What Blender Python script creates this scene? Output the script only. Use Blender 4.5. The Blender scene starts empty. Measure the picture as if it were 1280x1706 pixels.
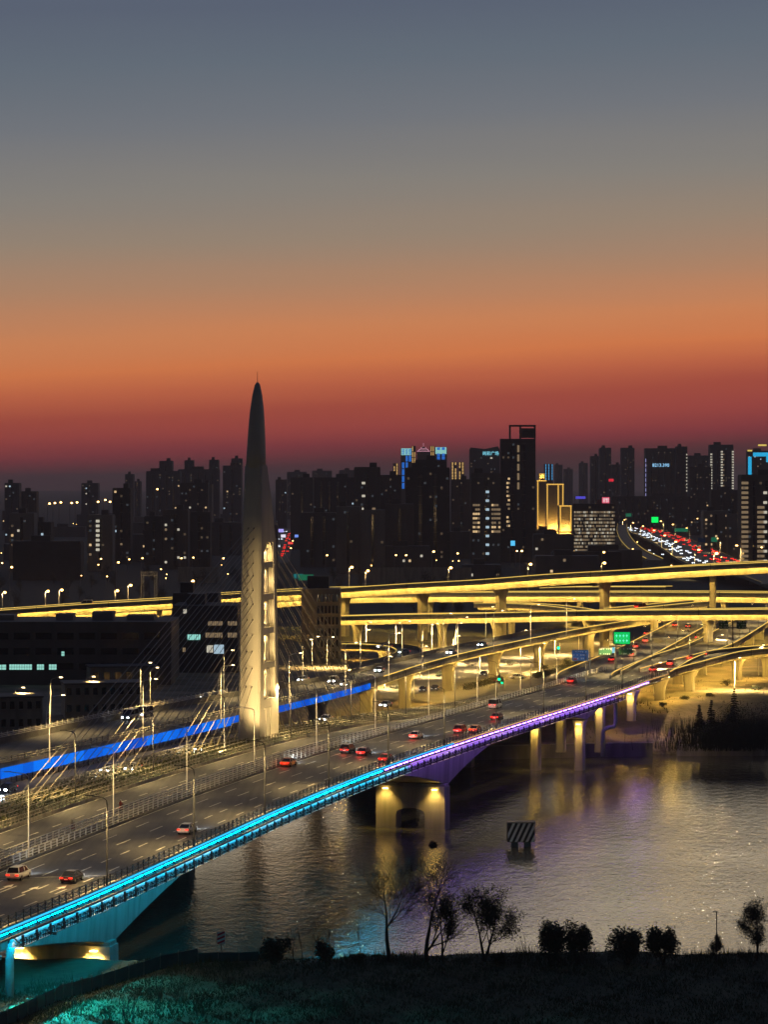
import bpy, math, random
from mathutils import Vector, Matrix
random.seed(11)
SC = bpy.context.scene
COL = SC.collection
R = math.radians

# ------------------------------------------------------------------ camera
F = 4500.0      # focal length in photograph pixels (1706 px high)
HY = 805.0      # row of the horizon
CZ = 62.0       # camera height (road deck = 12, river = -5)
cam = bpy.data.objects.new('camera', bpy.data.cameras.new('camera'))
COL.objects.link(cam)
cam.location = (0, 0, CZ)
cam.rotation_euler = (R(90), 0, 0)
cam.data.sensor_fit = 'VERTICAL'
cam.data.sensor_height = 24.0
cam.data.lens = 24.0 * F / 1706.0
cam.data.shift_y = -(853.0 - HY) / 1706.0
cam.data.clip_start = 1.0
cam.data.clip_end = 60000.0
SC.camera = cam

# ------------------------------------------------------------------ world: dusk sky
world = bpy.data.worlds.new('World'); SC.world = world
world.use_nodes = True
nt = world.node_tree; nt.nodes.clear()
def nd(tree, typ, **kw):
    n = tree.nodes.new(typ)
    for k, v in kw.items(): setattr(n, k, v)
    return n
def srgb(r, g, b):
    def c(v):
        v = v / 255.0
        return v / 12.92 if v <= 0.04045 else ((v + 0.055) / 1.055) ** 2.4
    return (c(r), c(g), c(b), 1.0)
SUN_AZ = 4.0   # degrees to the right of the view axis where the sun went down
out = nd(nt, 'ShaderNodeOutputWorld')
tc = nd(nt, 'ShaderNodeTexCoord')
sep = nd(nt, 'ShaderNodeSeparateXYZ'); nt.links.new(tc.outputs['Generated'], sep.inputs[0])
asin = nd(nt, 'ShaderNodeMath', operation='ARCSINE'); nt.links.new(sep.outputs['Z'], asin.inputs[0])
tilt = nd(nt, 'ShaderNodeMath', operation='MULTIPLY_ADD'); tilt.inputs[1].default_value = -0.05
nt.links.new(sep.outputs['X'], tilt.inputs[0]); nt.links.new(asin.outputs[0], tilt.inputs[2])
smap = nd(nt, 'ShaderNodeMapping'); smap.inputs['Scale'].default_value = (3.0, 3.0, 60.0); nt.links.new(tc.outputs['Generated'], smap.inputs[0])
snz = nd(nt, 'ShaderNodeTexNoise'); snz.inputs['Scale'].default_value = 1.0; snz.inputs['Detail'].default_value = 4.0; nt.links.new(smap.outputs[0], snz.inputs['Vector'])
snm = nd(nt, 'ShaderNodeMath', operation='MULTIPLY_ADD'); snm.inputs[1].default_value = R(0.5); nt.links.new(snz.outputs['Fac'], snm.inputs[0]); nt.links.new(tilt.outputs[0], snm.inputs[2])
sns = nd(nt, 'ShaderNodeMath', operation='SUBTRACT'); sns.inputs[1].default_value = R(0.25); nt.links.new(snm.outputs[0], sns.inputs[0])
mr = nd(nt, 'ShaderNodeMapRange'); mr.inputs['From Min'].default_value = 0.0
mr.inputs['From Max'].default_value = R(90); nt.links.new(sns.outputs[0], mr.inputs['Value'])
pw = nd(nt, 'ShaderNodeMath', operation='POWER'); pw.inputs[1].default_value = 0.5
nt.links.new(mr.outputs[0], pw.inputs[0])
ramp = nd(nt, 'ShaderNodeValToRGB')
nt.links.new(pw.outputs[0], ramp.inputs[0])
def elev_pos(y): return math.sqrt(max(0.0, math.atan((HY - y) / F)) / R(90))
stops = [(0.0, srgb(62, 44, 48)), (elev_pos(772), srgb(88, 50, 56)), (elev_pos(740), srgb(134, 57, 64)),
         (elev_pos(705), srgb(160, 70, 66)), (elev_pos(670), srgb(168, 77, 64)), (elev_pos(632), srgb(194, 101, 70)), (elev_pos(596), srgb(213, 122, 75)),
         (elev_pos(540), srgb(207, 132, 88)), (elev_pos(465), srgb(175, 133, 105)), (elev_pos(390), srgb(152, 133, 116)),
         (elev_pos(300), srgb(134, 129, 123)), (elev_pos(190), srgb(113, 117, 124)), (elev_pos(90), srgb(98, 108, 120)),
         (elev_pos(0), srgb(89, 98, 115)), (0.45, srgb(84, 96, 120)), (0.62, srgb(66, 80, 112)), (1.0, srgb(50, 62, 98))]
el = ramp.color_ramp.elements
while len(el) < len(stops): el.new(0.5)
for e, (p, c) in zip(el, stops): e.position = p; e.color = c
# the side of the sky away from the sunset is darker
dotn = nd(nt, 'ShaderNodeVectorMath', operation='DOT_PRODUCT')
dotn.inputs[1].default_value = (math.sin(R(SUN_AZ)), math.cos(R(SUN_AZ)), 0)
nt.links.new(tc.outputs['Generated'], dotn.inputs[0])
mr2 = nd(nt, 'ShaderNodeMapRange', interpolation_type='SMOOTHSTEP')
mr2.inputs['From Min'].default_value = -0.7; mr2.inputs['From Max'].default_value = 0.85
mr2.inputs['To Min'].default_value = 0.0; mr2.inputs['To Max'].default_value = 1.0
nt.links.new(dotn.outputs['Value'], mr2.inputs['Value'])
mixs = nd(nt, 'ShaderNodeMix', data_type='RGBA')
mixs.inputs[6].default_value = (0.018, 0.022, 0.038, 1)
nt.links.new(mr2.outputs[0], mixs.inputs[0]); nt.links.new(ramp.outputs[0], mixs.inputs[7])
bg1 = nd(nt, 'ShaderNodeBackground'); nt.links.new(mixs.outputs[2], bg1.inputs['Color'])
bg1.inputs['Strength'].default_value = 0.97
sky = nd(nt, 'ShaderNodeTexSky', sky_type='NISHITA', sun_disc=False)
sky.sun_elevation = R(-4.0); sky.sun_rotation = R(SUN_AZ)
bg2 = nd(nt, 'ShaderNodeBackground'); nt.links.new(sky.outputs[0], bg2.inputs['Color'])
bg2.inputs['Strength'].default_value = 0.05
adds = nd(nt, 'ShaderNodeAddShader')
nt.links.new(bg1.outputs[0], adds.inputs[0]); nt.links.new(bg2.outputs[0], adds.inputs[1])
nt.links.new(adds.outputs[0], out.inputs['Surface'])

# last afterglow from the horizon
sl = bpy.data.lights.new('sun', 'SUN'); sl.energy = 0.105; sl.angle = R(24); sl.color = (1.0, 0.78, 0.46)
sun = bpy.data.objects.new('sun', sl); COL.objects.link(sun)
sun.rotation_euler = (R(-86), 0, R(-SUN_AZ))

SC.view_settings.view_transform = 'Standard'; SC.view_settings.look = 'None'
SC.view_settings.exposure = 0.0; SC.view_settings.gamma = 1.0
SC.render.engine = 'CYCLES'
SC.cycles.use_denoising = True
SC.cycles.use_light_tree = True
SC.cycles.max_bounces = 6; SC.cycles.diffuse_bounces = 2; SC.cycles.glossy_bounces = 3
SC.cycles.sample_clamp_indirect = 12.0; SC.cycles.sample_clamp_direct = 0.0
SC.cycles.caustics_reflective = False; SC.cycles.caustics_refractive = False

# ------------------------------------------------------------------ helpers
def W(px, py, z):
    y = F * (CZ - z) / (py - HY)
    return ((px - 640) / F * y, y, z)
def XD(px, y): return (px - 640) / F * y
def ZD(py, y): return CZ - (py - HY) * y / F
def P3(px, py, y): return (XD(px, y), y, ZD(py, y))

MATS = {}
def mat(name, col, rough=0.8, metal=0.0, var=0.25, scale=0.6, bump=0.0, streak=False, spec=0.4):
    if name in MATS: return MATS[name]
    m = bpy.data.materials.new(name); m.use_nodes = True
    t = m.node_tree; b = t.nodes['Principled BSDF']
    b.inputs['Roughness'].default_value = rough; b.inputs['Metallic'].default_value = metal
    b.inputs['Specular IOR Level'].default_value = spec
    geo = nd(t, 'ShaderNodeNewGeometry')
    mp = nd(t, 'ShaderNodeMapping')
    mp.inputs['Scale'].default_value = (scale, scale, scale * (0.12 if streak else 1.0))
    t.links.new(geo.outputs['Position'], mp.inputs['Vector'])
    nz = nd(t, 'ShaderNodeTexNoise'); nz.inputs['Detail'].default_value = 6.0; nz.inputs['Scale'].default_value = 1.0
    nz.inputs['Roughness'].default_value = 0.62
    t.links.new(mp.outputs[0], nz.inputs['Vector'])
    r = nd(t, 'ShaderNodeValToRGB')
    r.color_ramp.elements[0].position = 0.3; r.color_ramp.elements[1].position = 0.7
    r.color_ramp.elements[0].color = (*[c * (1 - var) for c in col], 1)
    r.color_ramp.elements[1].color = (*[min(1, c * (1 + var)) for c in col], 1)
    t.links.new(nz.outputs['Fac'], r.inputs[0]); t.links.new(r.outputs[0], b.inputs['Base Color'])
    if bump > 0:
        n2 = nd(t, 'ShaderNodeTexNoise'); n2.inputs['Scale'].default_value = scale * 4; n2.inputs['Detail'].default_value = 4
        t.links.new(geo.outputs['Position'], n2.inputs['Vector'])
        bp = nd(t, 'ShaderNodeBump'); bp.inputs['Distance'].default_value = bump
        t.links.new(n2.outputs['Fac'], bp.inputs['Height']); t.links.new(bp.outputs[0], b.inputs['Normal'])
    MATS[name] = m
    return m
def emi(name, col, strength, sample=True):
    if name in MATS: return MATS[name]
    m = bpy.data.materials.new(name); m.use_nodes = True
    t = m.node_tree; t.nodes.clear()
    o = nd(t, 'ShaderNodeOutputMaterial'); e = nd(t, 'ShaderNodeEmission')
    e.inputs['Color'].default_value = (*col, 1); e.inputs['Strength'].default_value = strength
    t.links.new(e.outputs[0], o.inputs['Surface'])
    if not sample: m.cycles.emission_sampling = 'NONE'
    MATS[name] = m
    return m

class MB:
    def __init__(s): s.v = []; s.f = []
    def add(s, vs, fs):
        o = len(s.v); s.v += [tuple(p) for p in vs]; s.f += [tuple(i + o for i in q) for q in fs]
    def box(s, c, d, rz=0.0):
        x, y, z = c; a, b, h = d[0] / 2, d[1] / 2, d[2] / 2
        ca, sa = math.cos(rz), math.sin(rz); vs = []
        for dz in (-h, h):
            for dx, dy in ((-a, -b), (a, -b), (a, b), (-a, b)):
                vs.append((x + dx * ca - dy * sa, y + dx * sa + dy * ca, z + dz))
        s.add(vs, [(3, 2, 1, 0), (4, 5, 6, 7), (0, 1, 5, 4), (1, 2, 6, 5), (2, 3, 7, 6), (3, 0, 4, 7)])
    def bar(s, p, q, w, h=None, w2=None):
        h = h or w
        p = Vector(p); q = Vector(q); d = (q - p).normalized()
        up = Vector((0, 0, 1)) if abs(d.z) < 0.95 else Vector((0, 1, 0))
        a = d.cross(up).normalized(); b = a.cross(d).normalized()
        k = (w2 / w) if w2 else 1.0
        vs = []
        for o, g in ((p, 1.0), (q, k)):
            for i, j in ((-1, -1), (1, -1), (1, 1), (-1, 1)):
                vs.append(o + a * (i * w / 2 * g) + b * (j * h / 2 * g))
        s.add(vs, [(3, 2, 1, 0), (4, 5, 6, 7), (0, 1, 5, 4), (1, 2, 6, 5), (2, 3, 7, 6), (3, 0, 4, 7)])
    def tube(s, pts, rs, n=6, cap=True):
        pts = [Vector(p) for p in pts]
        if not hasattr(rs, '__len__'): rs = [rs] * len(pts)
        o = len(s.v); ref = None
        for i, p in enumerate(pts):
            d = (pts[min(i + 1, len(pts) - 1)] - pts[max(i - 1, 0)]).normalized()
            if ref is None:
                ref = Vector((1, 0, 0)) if abs(d.x) < 0.8 else Vector((0, 1, 0))
            a = (ref - d * ref.dot(d)).normalized(); b = d.cross(a); ref = a
            for k in range(n):
                t = 2 * math.pi * k / n
                s.v.append(tuple(p + a * (math.cos(t) * rs[i]) + b * (math.sin(t) * rs[i])))
        for i in range(len(pts) - 1):
            for k in range(n):
                s.f.append((o + i * n + k, o + i * n + (k + 1) % n, o + (i + 1) * n + (k + 1) % n, o + (i + 1) * n + k))
        if cap:
            s.f.append(tuple(o + k for k in range(n - 1, -1, -1)))
            s.f.append(tuple(o + (len(pts) - 1) * n + k for k in range(n)))
    def loft(s, rings, cap=True, close=True):
        o = len(s.v); n = len(rings[0])
        for r in rings: s.v += [tuple(p) for p in r]
        for i in range(len(rings) - 1):
            for k in range(n if close else n - 1):
                s.f.append((o + i * n + k, o + i * n + (k + 1) % n, o + (i + 1) * n + (k + 1) % n, o + (i + 1) * n + k))
        if cap:
            s.f.append(tuple(o + k for k in range(n - 1, -1, -1)))
            s.f.append(tuple(o + (len(rings) - 1) * n + k for k in range(n)))
    def sweep(s, path, prof, closed=True, cap=True):
        """prof: (n, dz) pairs, n metres to the LEFT of the path; or a function of index"""
        nm = normals(path); rings = []
        for i, p in enumerate(path):
            pr = prof(i) if callable(prof) else prof
            rings.append([(p[0] + nm[i][0] * n, p[1] + nm[i][1] * n, p[2] + dz) for n, dz in pr])
        s.loft(rings, cap=cap and closed, close=closed)
    def quad(s, a, b, c, d): s.add([a, b, c, d], [(0, 1, 2, 3)])
    def mesh(s, name, m=None, smooth=False):
        me = bpy.data.meshes.new(name); me.from_pydata(s.v, [], s.f); me.update()
        if m: me.materials.append(m)
        if smooth: me.polygons.foreach_set('use_smooth', [True] * len(me.polygons))
        return me

def normals(path):
    res = []
    for i in range(len(path)):
        a = path[max(i - 1, 0)]; b = path[min(i + 1, len(path) - 1)]
        dx, dy = b[0] - a[0], b[1] - a[1]; l = math.hypot(dx, dy) or 1
        res.append((-dy / l, dx / l))
    return res
def spline(pts, step):
    pts = [Vector(p) for p in pts]
    e = [pts[0] * 2 - pts[1]] + pts + [pts[-1] * 2 - pts[-2]]
    fine = []
    for i in range(1, len(e) - 2):
        p0, p1, p2, p3 = e[i - 1], e[i], e[i + 1], e[i + 2]
        for k in range(24):
            t = k / 24
            fine.append(0.5 * ((2 * p1) + (p2 - p0) * t + (2 * p0 - 5 * p1 + 4 * p2 - p3) * t * t + (3 * p1 - p0 - 3 * p2 + p3) * t ** 3))
    fine.append(pts[-1])
    L = [0]
    for a, b in zip(fine, fine[1:]): L.append(L[-1] + (b - a).length)
    n = max(2, int(round(L[-1] / step))); res = []; j = 0
    for i in range(n + 1):
        s = L[-1] * i / n
        while j < len(L) - 2 and L[j + 1] < s: j += 1
        t = (s - L[j]) / ((L[j + 1] - L[j]) or 1)
        res.append(tuple(fine[j].lerp(fine[j + 1], t)))
    return res
def off(path, n, dz=0.0):
    nm = normals(path)
    return [(p[0] + a[0] * (n(i) if callable(n) else n), p[1] + a[1] * (n(i) if callable(n) else n), p[2] + dz)
            for i, (p, a) in enumerate(zip(path, nm))]
def lens(path):
    L = [0]
    for a, b in zip(path, path[1:]): L.append(L[-1] + math.dist(a, b))
    return L
def at(path, s):
    L = lens(path); s = max(0, min(L[-1] - 1e-6, s)); j = 0
    while L[j + 1] < s: j += 1
    t = (s - L[j]) / (L[j + 1] - L[j]); a, b = path[j], path[j + 1]
    h = math.atan2(b[0] - a[0], b[1] - a[1])      # heading, clockwise from +Y
    return tuple(a[k] + (b[k] - a[k]) * t for k in range(3)), h
def s_at_y(path, y):
    L = lens(path)
    for j in range(len(path) - 1):
        if path[j][1] <= y <= path[j + 1][1]:
            return L[j] + (L[j + 1] - L[j]) * (y - path[j][1]) / ((path[j + 1][1] - path[j][1]) or 1)
    return L[-1]
def s_at_px(path, px):
    L = lens(path); g = lambda p: 640 + p[0] / p[1] * F
    for j in range(len(path) - 1):
        a, b = g(path[j]), g(path[j + 1])
        if min(a, b) <= px <= max(a, b): return L[j] + (L[j + 1] - L[j]) * (px - a) / ((b - a) or 1)
    return L[-1] if abs(px - g(path[-1])) < abs(px - g(path[0])) else 0.0

def tag(o, label, cat, group=None, kind=None):
    if label: o['label'] = label
    if cat: o['category'] = cat
    if group: o['group'] = group
    if kind: o['kind'] = kind
    return o
def thing(name, label, cat, loc=(0, 0, 0), heading=0.0, group=None):
    o = bpy.data.objects.new(name, None); COL.objects.link(o)
    o.location = loc; o.rotation_euler = (0, 0, -heading); o.empty_display_size = 0.5
    return tag(o, label, cat, group)
def link(name, me, parent=None, loc=(0, 0, 0), heading=0.0):
    o = bpy.data.objects.new(name, me); COL.objects.link(o)
    o.location = loc; o.rotation_euler = (0, 0, -heading)
    if parent: o.parent = parent
    return o
def part(name, mb, m, parent, smooth=False):
    """mesh in the parent's own coordinates"""
    return link(name, mb.mesh(name, m, smooth), parent)
def wpart(name, mb, m, parent, smooth=False, root=None):
    """mesh given in world coordinates under an unrotated thing"""
    o = link(name, mb.mesh(name, m, smooth), parent)
    r = root if root is not None else parent
    if parent is r: o.location = -Vector(r.location)
    return o
def struct(name, mb, m, smooth=False, label=None):
    o = link(name, mb.mesh(name, m, smooth)); o['kind'] = 'structure'
    if label: o['label'] = label
    return o
def copy_tree(o, parent=None):
    c = o.copy(); COL.objects.link(c); c.parent = parent
    for ch in list(o.children): copy_tree(ch, c)
    return c
def light(kind, name, loc, power, col, parent=None, size=None, blend=1.0, aim=None, radius=0.2):
    l = bpy.data.lights.new(name, kind); l.energy = power; l.color = col
    l.shadow_soft_size = radius
    if kind == 'SPOT': l.spot_size = R(size or 150); l.spot_blend = blend
    o = bpy.data.objects.new(name, l); COL.objects.link(o); o.location = loc
    if aim is not None:
        o.rotation_euler = (Vector(aim) - Vector(loc)).to_track_quat('-Z', 'Y').to_euler()
    if parent: o.parent = parent
    return o
ORD = ['first', 'second', 'third', 'fourth', 'fifth', 'sixth', 'seventh', 'eighth', 'ninth', 'tenth', 'eleventh', 'twelfth',
       'thirteenth', 'fourteenth', 'fifteenth', 'sixteenth', 'seventeenth', 'eighteenth', 'nineteenth', 'twentieth']
GOLD = (1.0, 0.62, 0.12); WARM = (1.0, 0.69, 0.27)

# ------------------------------------------------------------------ materials
m_asph = mat('asphalt', (0.055, 0.053, 0.05), 0.62, var=0.35, scale=0.16, bump=0.004, spec=0.5)
m_asph2 = mat('asphalt_worn', (0.075, 0.072, 0.066), 0.7, var=0.3, scale=0.2, spec=0.45)
m_conc = mat('concrete', (0.40, 0.37, 0.30), 0.85, var=0.36, scale=0.5, streak=True)
m_concd = mat('concrete_weathered', (0.24, 0.225, 0.2), 0.88, var=0.35, scale=0.45, streak=True)
m_barrier = mat('parapet_concrete', (0.20, 0.195, 0.175), 0.85, var=0.25, scale=0.4)
m_white = mat('painted_white_steel', (0.76, 0.73, 0.66), 0.5, var=0.1, scale=1.0)
m_black = mat('dark_steel', (0.03, 0.03, 0.032), 0.5, metal=0.3, var=0.2)
m_grey = mat('grey_steel', (0.25, 0.25, 0.25), 0.5, metal=0.4, var=0.2)
m_mark = mat('road_paint', (0.62, 0.59, 0.5), 0.7, var=0.28, scale=1.4)
m_earth = mat('dry_earth', (0.24, 0.19, 0.125), 0.95, var=0.45, scale=0.12, bump=0.12)
m_soil = mat('dark_ground', (0.045, 0.05, 0.04), 0.95, var=0.4, scale=0.03)
m_pipe = mat('pipe_paint', (0.5, 0.52, 0.52), 0.55, var=0.15, scale=0.5)
m_rub = mat('tyre_rubber', (0.015, 0.015, 0.015), 0.8)
m_glassd = mat('dark_glass', (0.012, 0.013, 0.015), 0.08, var=0.1, spec=0.6)
m_bark = mat('bark', (0.05, 0.042, 0.034), 0.95, var=0.3, scale=2)
m_leaf = mat('dark_leaves', (0.035, 0.045, 0.022), 0.8, var=0.5, scale=0.8)
m_grass = mat('grass_blades', (0.04, 0.055, 0.026), 0.85, var=0.3, scale=0.25)
m_turf = mat('turf_soil', (0.05, 0.062, 0.032), 0.95, var=0.5, scale=0.2, bump=0.15)
e_gold = emi('gold_led', (1.0, 0.66, 0.14), 1.15)
e_goldwash = emi('gold_wash_led', GOLD, 150.0)
e_cyan = emi('cyan_led', (0.02, 0.3, 0.6), 2.6)
e_cyan2 = emi('cyan_wash_led', (0.0, 0.5, 0.85), 26.0)
e_purp = emi('purple_led', (0.42, 0.16, 1.0), 4.5)
e_purp2 = emi('purple_wash_led', (0.30, 0.10, 1.0), 16.0)
e_pink = emi('pink_led', (0.62, 0.28, 1.0), 1.3)
e_orange = emi('warm_led', (1.0, 0.55, 0.2), 1.0)
e_lens = emi('flood_lens', GOLD, 40.0, False)
e_blue = emi('blue_panel', (0.002, 0.16, 0.95), 0.95)
e_lamp = emi('lamp_glow', (1.0, 0.74, 0.4), 9.0, False)
e_amber = emi('amber_lamp_glow', (1.0, 0.55, 0.16), 12.0, False)
e_head = emi('headlight_glow', (0.8, 0.9, 1.0), 40.0, False)
e_tail = emi('taillight_glow', (1.0, 0.03, 0.014), 2.6, False)
e_green = emi('green_signal', (0.0, 1.0, 0.3), 4.0, False)
e_red = emi('red_signal', (1.0, 0.02, 0.03), 4.0, False)

def add_streaks(m, ang):
    t = m.node_tree; b = t.nodes['Principled BSDF']; src = b.inputs['Base Color'].links[0].from_socket
    geo = nd(t, 'ShaderNodeNewGeometry'); mp = nd(t, 'ShaderNodeMapping'); mp.inputs['Rotation'].default_value = (0, 0, R(ang)); mp.inputs['Scale'].default_value = (1.1, .018, 1)
    t.links.new(geo.outputs['Position'], mp.inputs[0]); nz = nd(t, 'ShaderNodeTexNoise'); nz.inputs['Scale'].default_value = 1.0; nz.inputs['Detail'].default_value = 3; t.links.new(mp.outputs[0], nz.inputs['Vector'])
    mr = nd(t, 'ShaderNodeMapRange'); mr.inputs['From Min'].default_value = .3; mr.inputs['From Max'].default_value = .7; mr.inputs['To Min'].default_value = .55; mr.inputs['To Max'].default_value = 1.35; t.links.new(nz.outputs['Fac'], mr.inputs['Value'])
    mx = nd(t, 'ShaderNodeMix', data_type='RGBA', blend_type='MULTIPLY'); mx.inputs[0].default_value = 1.0; t.links.new(src, mx.inputs[6]); t.links.new(mr.outputs[0], mx.inputs[7]); t.links.new(mx.outputs[2], b.inputs['Base Color'])
add_streaks(m_asph, 15); add_streaks(m_asph2, 16)
# ------------------------------------------------------------------ road alignments
S = spline([(-78, 165, 12), (-60, 235, 12), (-42.8, 301.2, 12), (-34.3, 334.3, 12), (-24.0, 379.4, 12), (-15.5, 416.7, 12),
            (-5.8, 454.5, 12), (3.7, 488, 12), (13, 518, 12), (24.3, 553, 12), (36.0, 588, 12), (46.8, 620, 12),
            (57.5, 653, 12), (67.5, 686, 12), (76.5, 713, 12)], 2.0)
WB = 18.3
def sstep(a, b, x):
    t = max(0, min(1, (x - a) / (b - a))); return t * t * (3 - 2 * t)
def zc(y): return 12 - 7.2 * sstep(500, 745, y)
SCC = [(p[0], p[1], 12) for p in spline([(-78, 165, 0), (-60, 235, 0), (-42.8, 301.2, 0), (-34.3, 334.3, 0), (-24.0, 379.4, 0),
        (-15.5, 416.7, 0), (-5.8, 454.5, 0), (3.7, 488, 0), (13, 518, 0), (24.3, 553, 0), (36.0, 588, 0), (46.8, 620, 0),
        (57.5, 653, 0), (68.5, 690, 0), (80, 735, 0)], 2.0)]
def low(n, dz=0.0):
    """line n metres left of the near edge following the descending slow roads"""
    return [(p[0], p[1], zc(p[1]) + dz) for p in off(SCC, n)]
G = spline([(-112, 303, 14.5), (-94.5, 356, 14.5), (-79, 401.5, 14.5), (-63.6, 447, 14.5), (-48.2, 492.5, 14.5), (-30.4, 548, 14.5), (-22.8, 571, 14.5),
            (-4.3, 634, 14.5), (11, 700, 14.5), (27.3, 759, 14.5), (46.3, 817, 14.5), (65, 868, 14.7), (82, 906, 15), (104, 950, 15.5)], 3.0)

# ------------------------------------------------------------------ terrain and water
def bank_y(x):
    return 668 - 30 * sstep(20, -90, x) if x < 20 else 668
def bank_y(x):
    return 668 - 45 * sstep(0, 1, (20 - x) / 130.0)
mb = MB()
N = 3
mb.quad((-1500, -200, -5), (1500, -200, -5), (1500, 760, -5), (-1500, 760, -5))
water = struct('river_water', mb, None, label='rippled river water under the bridge')
wm = bpy.data.materials.new('water'); wm.use_nodes = True
t = wm.node_tree; b = t.nodes['Principled BSDF']
b.inputs['Base Color'].default_value = (0.06, 0.062, 0.05, 1); b.inputs['Roughness'].default_value = 0.05
b.inputs['IOR'].default_value = 1.6; b.inputs['Specular IOR Level'].default_value = 0.5
geo = nd(t, 'ShaderNodeNewGeometry')
def wavelayer(sx, sy, detail, dist, rot=0.0):
    mp = nd(t, 'ShaderNodeMapping'); mp.inputs['Scale'].default_value = (sx, sy, 1); mp.inputs['Rotation'].default_value = (0, 0, rot)
    t.links.new(geo.outputs['Position'], mp.inputs[0])
    nz = nd(t, 'ShaderNodeTexNoise'); nz.inputs['Scale'].default_value = 1.0; nz.inputs['Detail'].default_value = detail
    t.links.new(mp.outputs[0], nz.inputs['Vector'])
    bp = nd(t, 'ShaderNodeBump'); bp.inputs['Distance'].default_value = dist; bp.inputs['Strength'].default_value = 1.0
    t.links.new(nz.outputs['Fac'], bp.inputs['Height'])
    return bp
b1 = wavelayer(0.42, 0.30, 2.0, 0.17, 0.3); b2 = wavelayer(1.6, 1.1, 3.0, 0.12, -0.4)
pz_ = nd(t, 'ShaderNodeTexNoise'); pz_.inputs['Scale'].default_value = 0.022; pz_.inputs['Detail'].default_value = 2; t.links.new(geo.outputs['Position'], pz_.inputs['Vector'])
pr_ = nd(t, 'ShaderNodeMapRange'); pr_.inputs['From Min'].default_value = .35; pr_.inputs['From Max'].default_value = .65; pr_.inputs['To Min'].default_value = .55; pr_.inputs['To Max'].default_value = 1.0; t.links.new(pz_.outputs['Fac'], pr_.inputs['Value'])
t.links.new(pr_.outputs[0], b1.inputs['Strength']); t.links.new(pr_.outputs[0], b2.inputs['Strength'])
t.links.new(b1.outputs[0], b2.inputs['Normal']); t.links.new(b2.outputs[0], b.inputs['Normal'])
water.data.materials.append(wm)

def ghash(x, y): return math.sin(x * 0.19 + 1.3) * math.cos(y * 0.13 - 0.4) + 0.6 * math.sin(x * 0.53 - y * 0.31) + 0.35 * math.sin(x * 1.1 + y * 0.9)
# far land, right up to the horizon
mb = MB(); xs = [-9000, -3000, -1200, -500, -300] + [-220 + 8 * i for i in range(68)] + [360, 600, 1200, 3000, 9000]
ds = [0, 0.01, 6, 12, 18, 24, 30, 36, 44, 56, 70, 90, 120, 180, 300, 700, 2000, 6000, 20000]
rows = []
for d in ds:
    row = []
    for x in xs:
        y = bank_y(x) + d
        k = sstep(6, 40, d)
        z = -2.5 + 7.0 * k
        if 0 < d < 100 and -230 < x < 330: z += 0.35 * ghash(x, y) * (0.4 + 0.6 * (1 - sstep(50, 100, d)))
        if d == 0: z = -6
        if d == 0.01: z = -2.6
        row.append((x, y, z))
    rows.append(row)
mb.loft(rows, cap=False, close=False)
gm = bpy.data.materials.new('far_ground'); gm.use_nodes = True
t = gm.node_tree; b = t.nodes['Principled BSDF']; b.inputs['Roughness'].default_value = 0.95
geo = nd(t, 'ShaderNodeNewGeometry'); sp = nd(t, 'ShaderNodeSeparateXYZ'); t.links.new(geo.outputs['Position'], sp.inputs[0])
nz = nd(t, 'ShaderNodeTexNoise'); nz.inputs['Scale'].default_value = 0.09; nz.inputs['Detail'].default_value = 7
t.links.new(geo.outputs['Position'], nz.inputs['Vector'])
r1 = nd(t, 'ShaderNodeValToRGB'); r1.color_ramp.elements[0].position = 0.35; r1.color_ramp.elements[1].position = 0.66
r1.color_ramp.elements[0].color = (0.13, 0.115, 0.065, 1); r1.color_ramp.elements[1].color = (0.33, 0.26, 0.17, 1)
t.links.new(nz.outputs['Fac'], r1.inputs[0])
mrg = nd(t, 'ShaderNodeMapRange'); mrg.inputs['From Min'].default_value = 820; mrg.inputs['From Max'].default_value = 1050
t.links.new(sp.outputs['Y'], mrg.inputs['Value'])
mx = nd(t, 'ShaderNodeMix', data_type='RGBA'); mx.inputs[7].default_value = (0.035, 0.042, 0.03, 1)
t.links.new(mrg.outputs[0], mx.inputs[0]); t.links.new(r1.outputs[0], mx.inputs[6]); t.links.new(mx.outputs[2], b.inputs['Base Color'])
n2 = nd(t, 'ShaderNodeTexNoise'); n2.inputs['Scale'].default_value = 0.7; n2.inputs['Detail'].default_value = 5
t.links.new(geo.outputs['Position'], n2.inputs['Vector'])
bp = nd(t, 'ShaderNodeBump'); bp.inputs['Distance'].default_value = 0.5; t.links.new(n2.outputs['Fac'], bp.inputs['Height'])
t.links.new(bp.outputs[0], b.inputs['Normal'])
struct('ground', mb, gm, True, 'bare earth bank and dark land running to the horizon')

# near bank
def crest_y(x): return 317 + 3.0 * math.sin(x * 0.06) + 0.5 * math.sin(x * 0.31)
def near_z(x, y):
    d = y - crest_y(x)
    zz = 6.0 - 0.012 * max(0, -d) + 0.22 * ghash(x * 0.8, y * 0.8)
    # under the bridge and at the left the bank sinks towards the path
    k = sstep(-22, -40, x)
    zz = zz * (1 - k) + k * (3.0 + 2.2 * sstep(318, 292, y) + 0.1 * ghash(x, y))
    zz -= 12.0 * sstep(2 + 16 * k, 26 + 34 * k, d)
    return zz
mb = MB(); rows = []
for j in range(100):
    y = 120 + 130 * (j / 30) if j < 30 else 250 + (j - 30) * 1.9
    rows.append([(x, y, near_z(x, y)) for x in [-700, -300] + [-120 + 2.0 * i for i in range(150)] + [300, 700]])
mb.loft(rows, cap=False, close=False)
struct('near_bank', mb, m_turf, True, 'dark grassy river bank in the foreground')
mb = MB(); mb.quad((-3000, -2500, 4.0), (3000, -2500, 4.0), (3000, 121, 4.0), (-3000, 121, 4.0))
struct('near_land', mb, m_soil)

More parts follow.
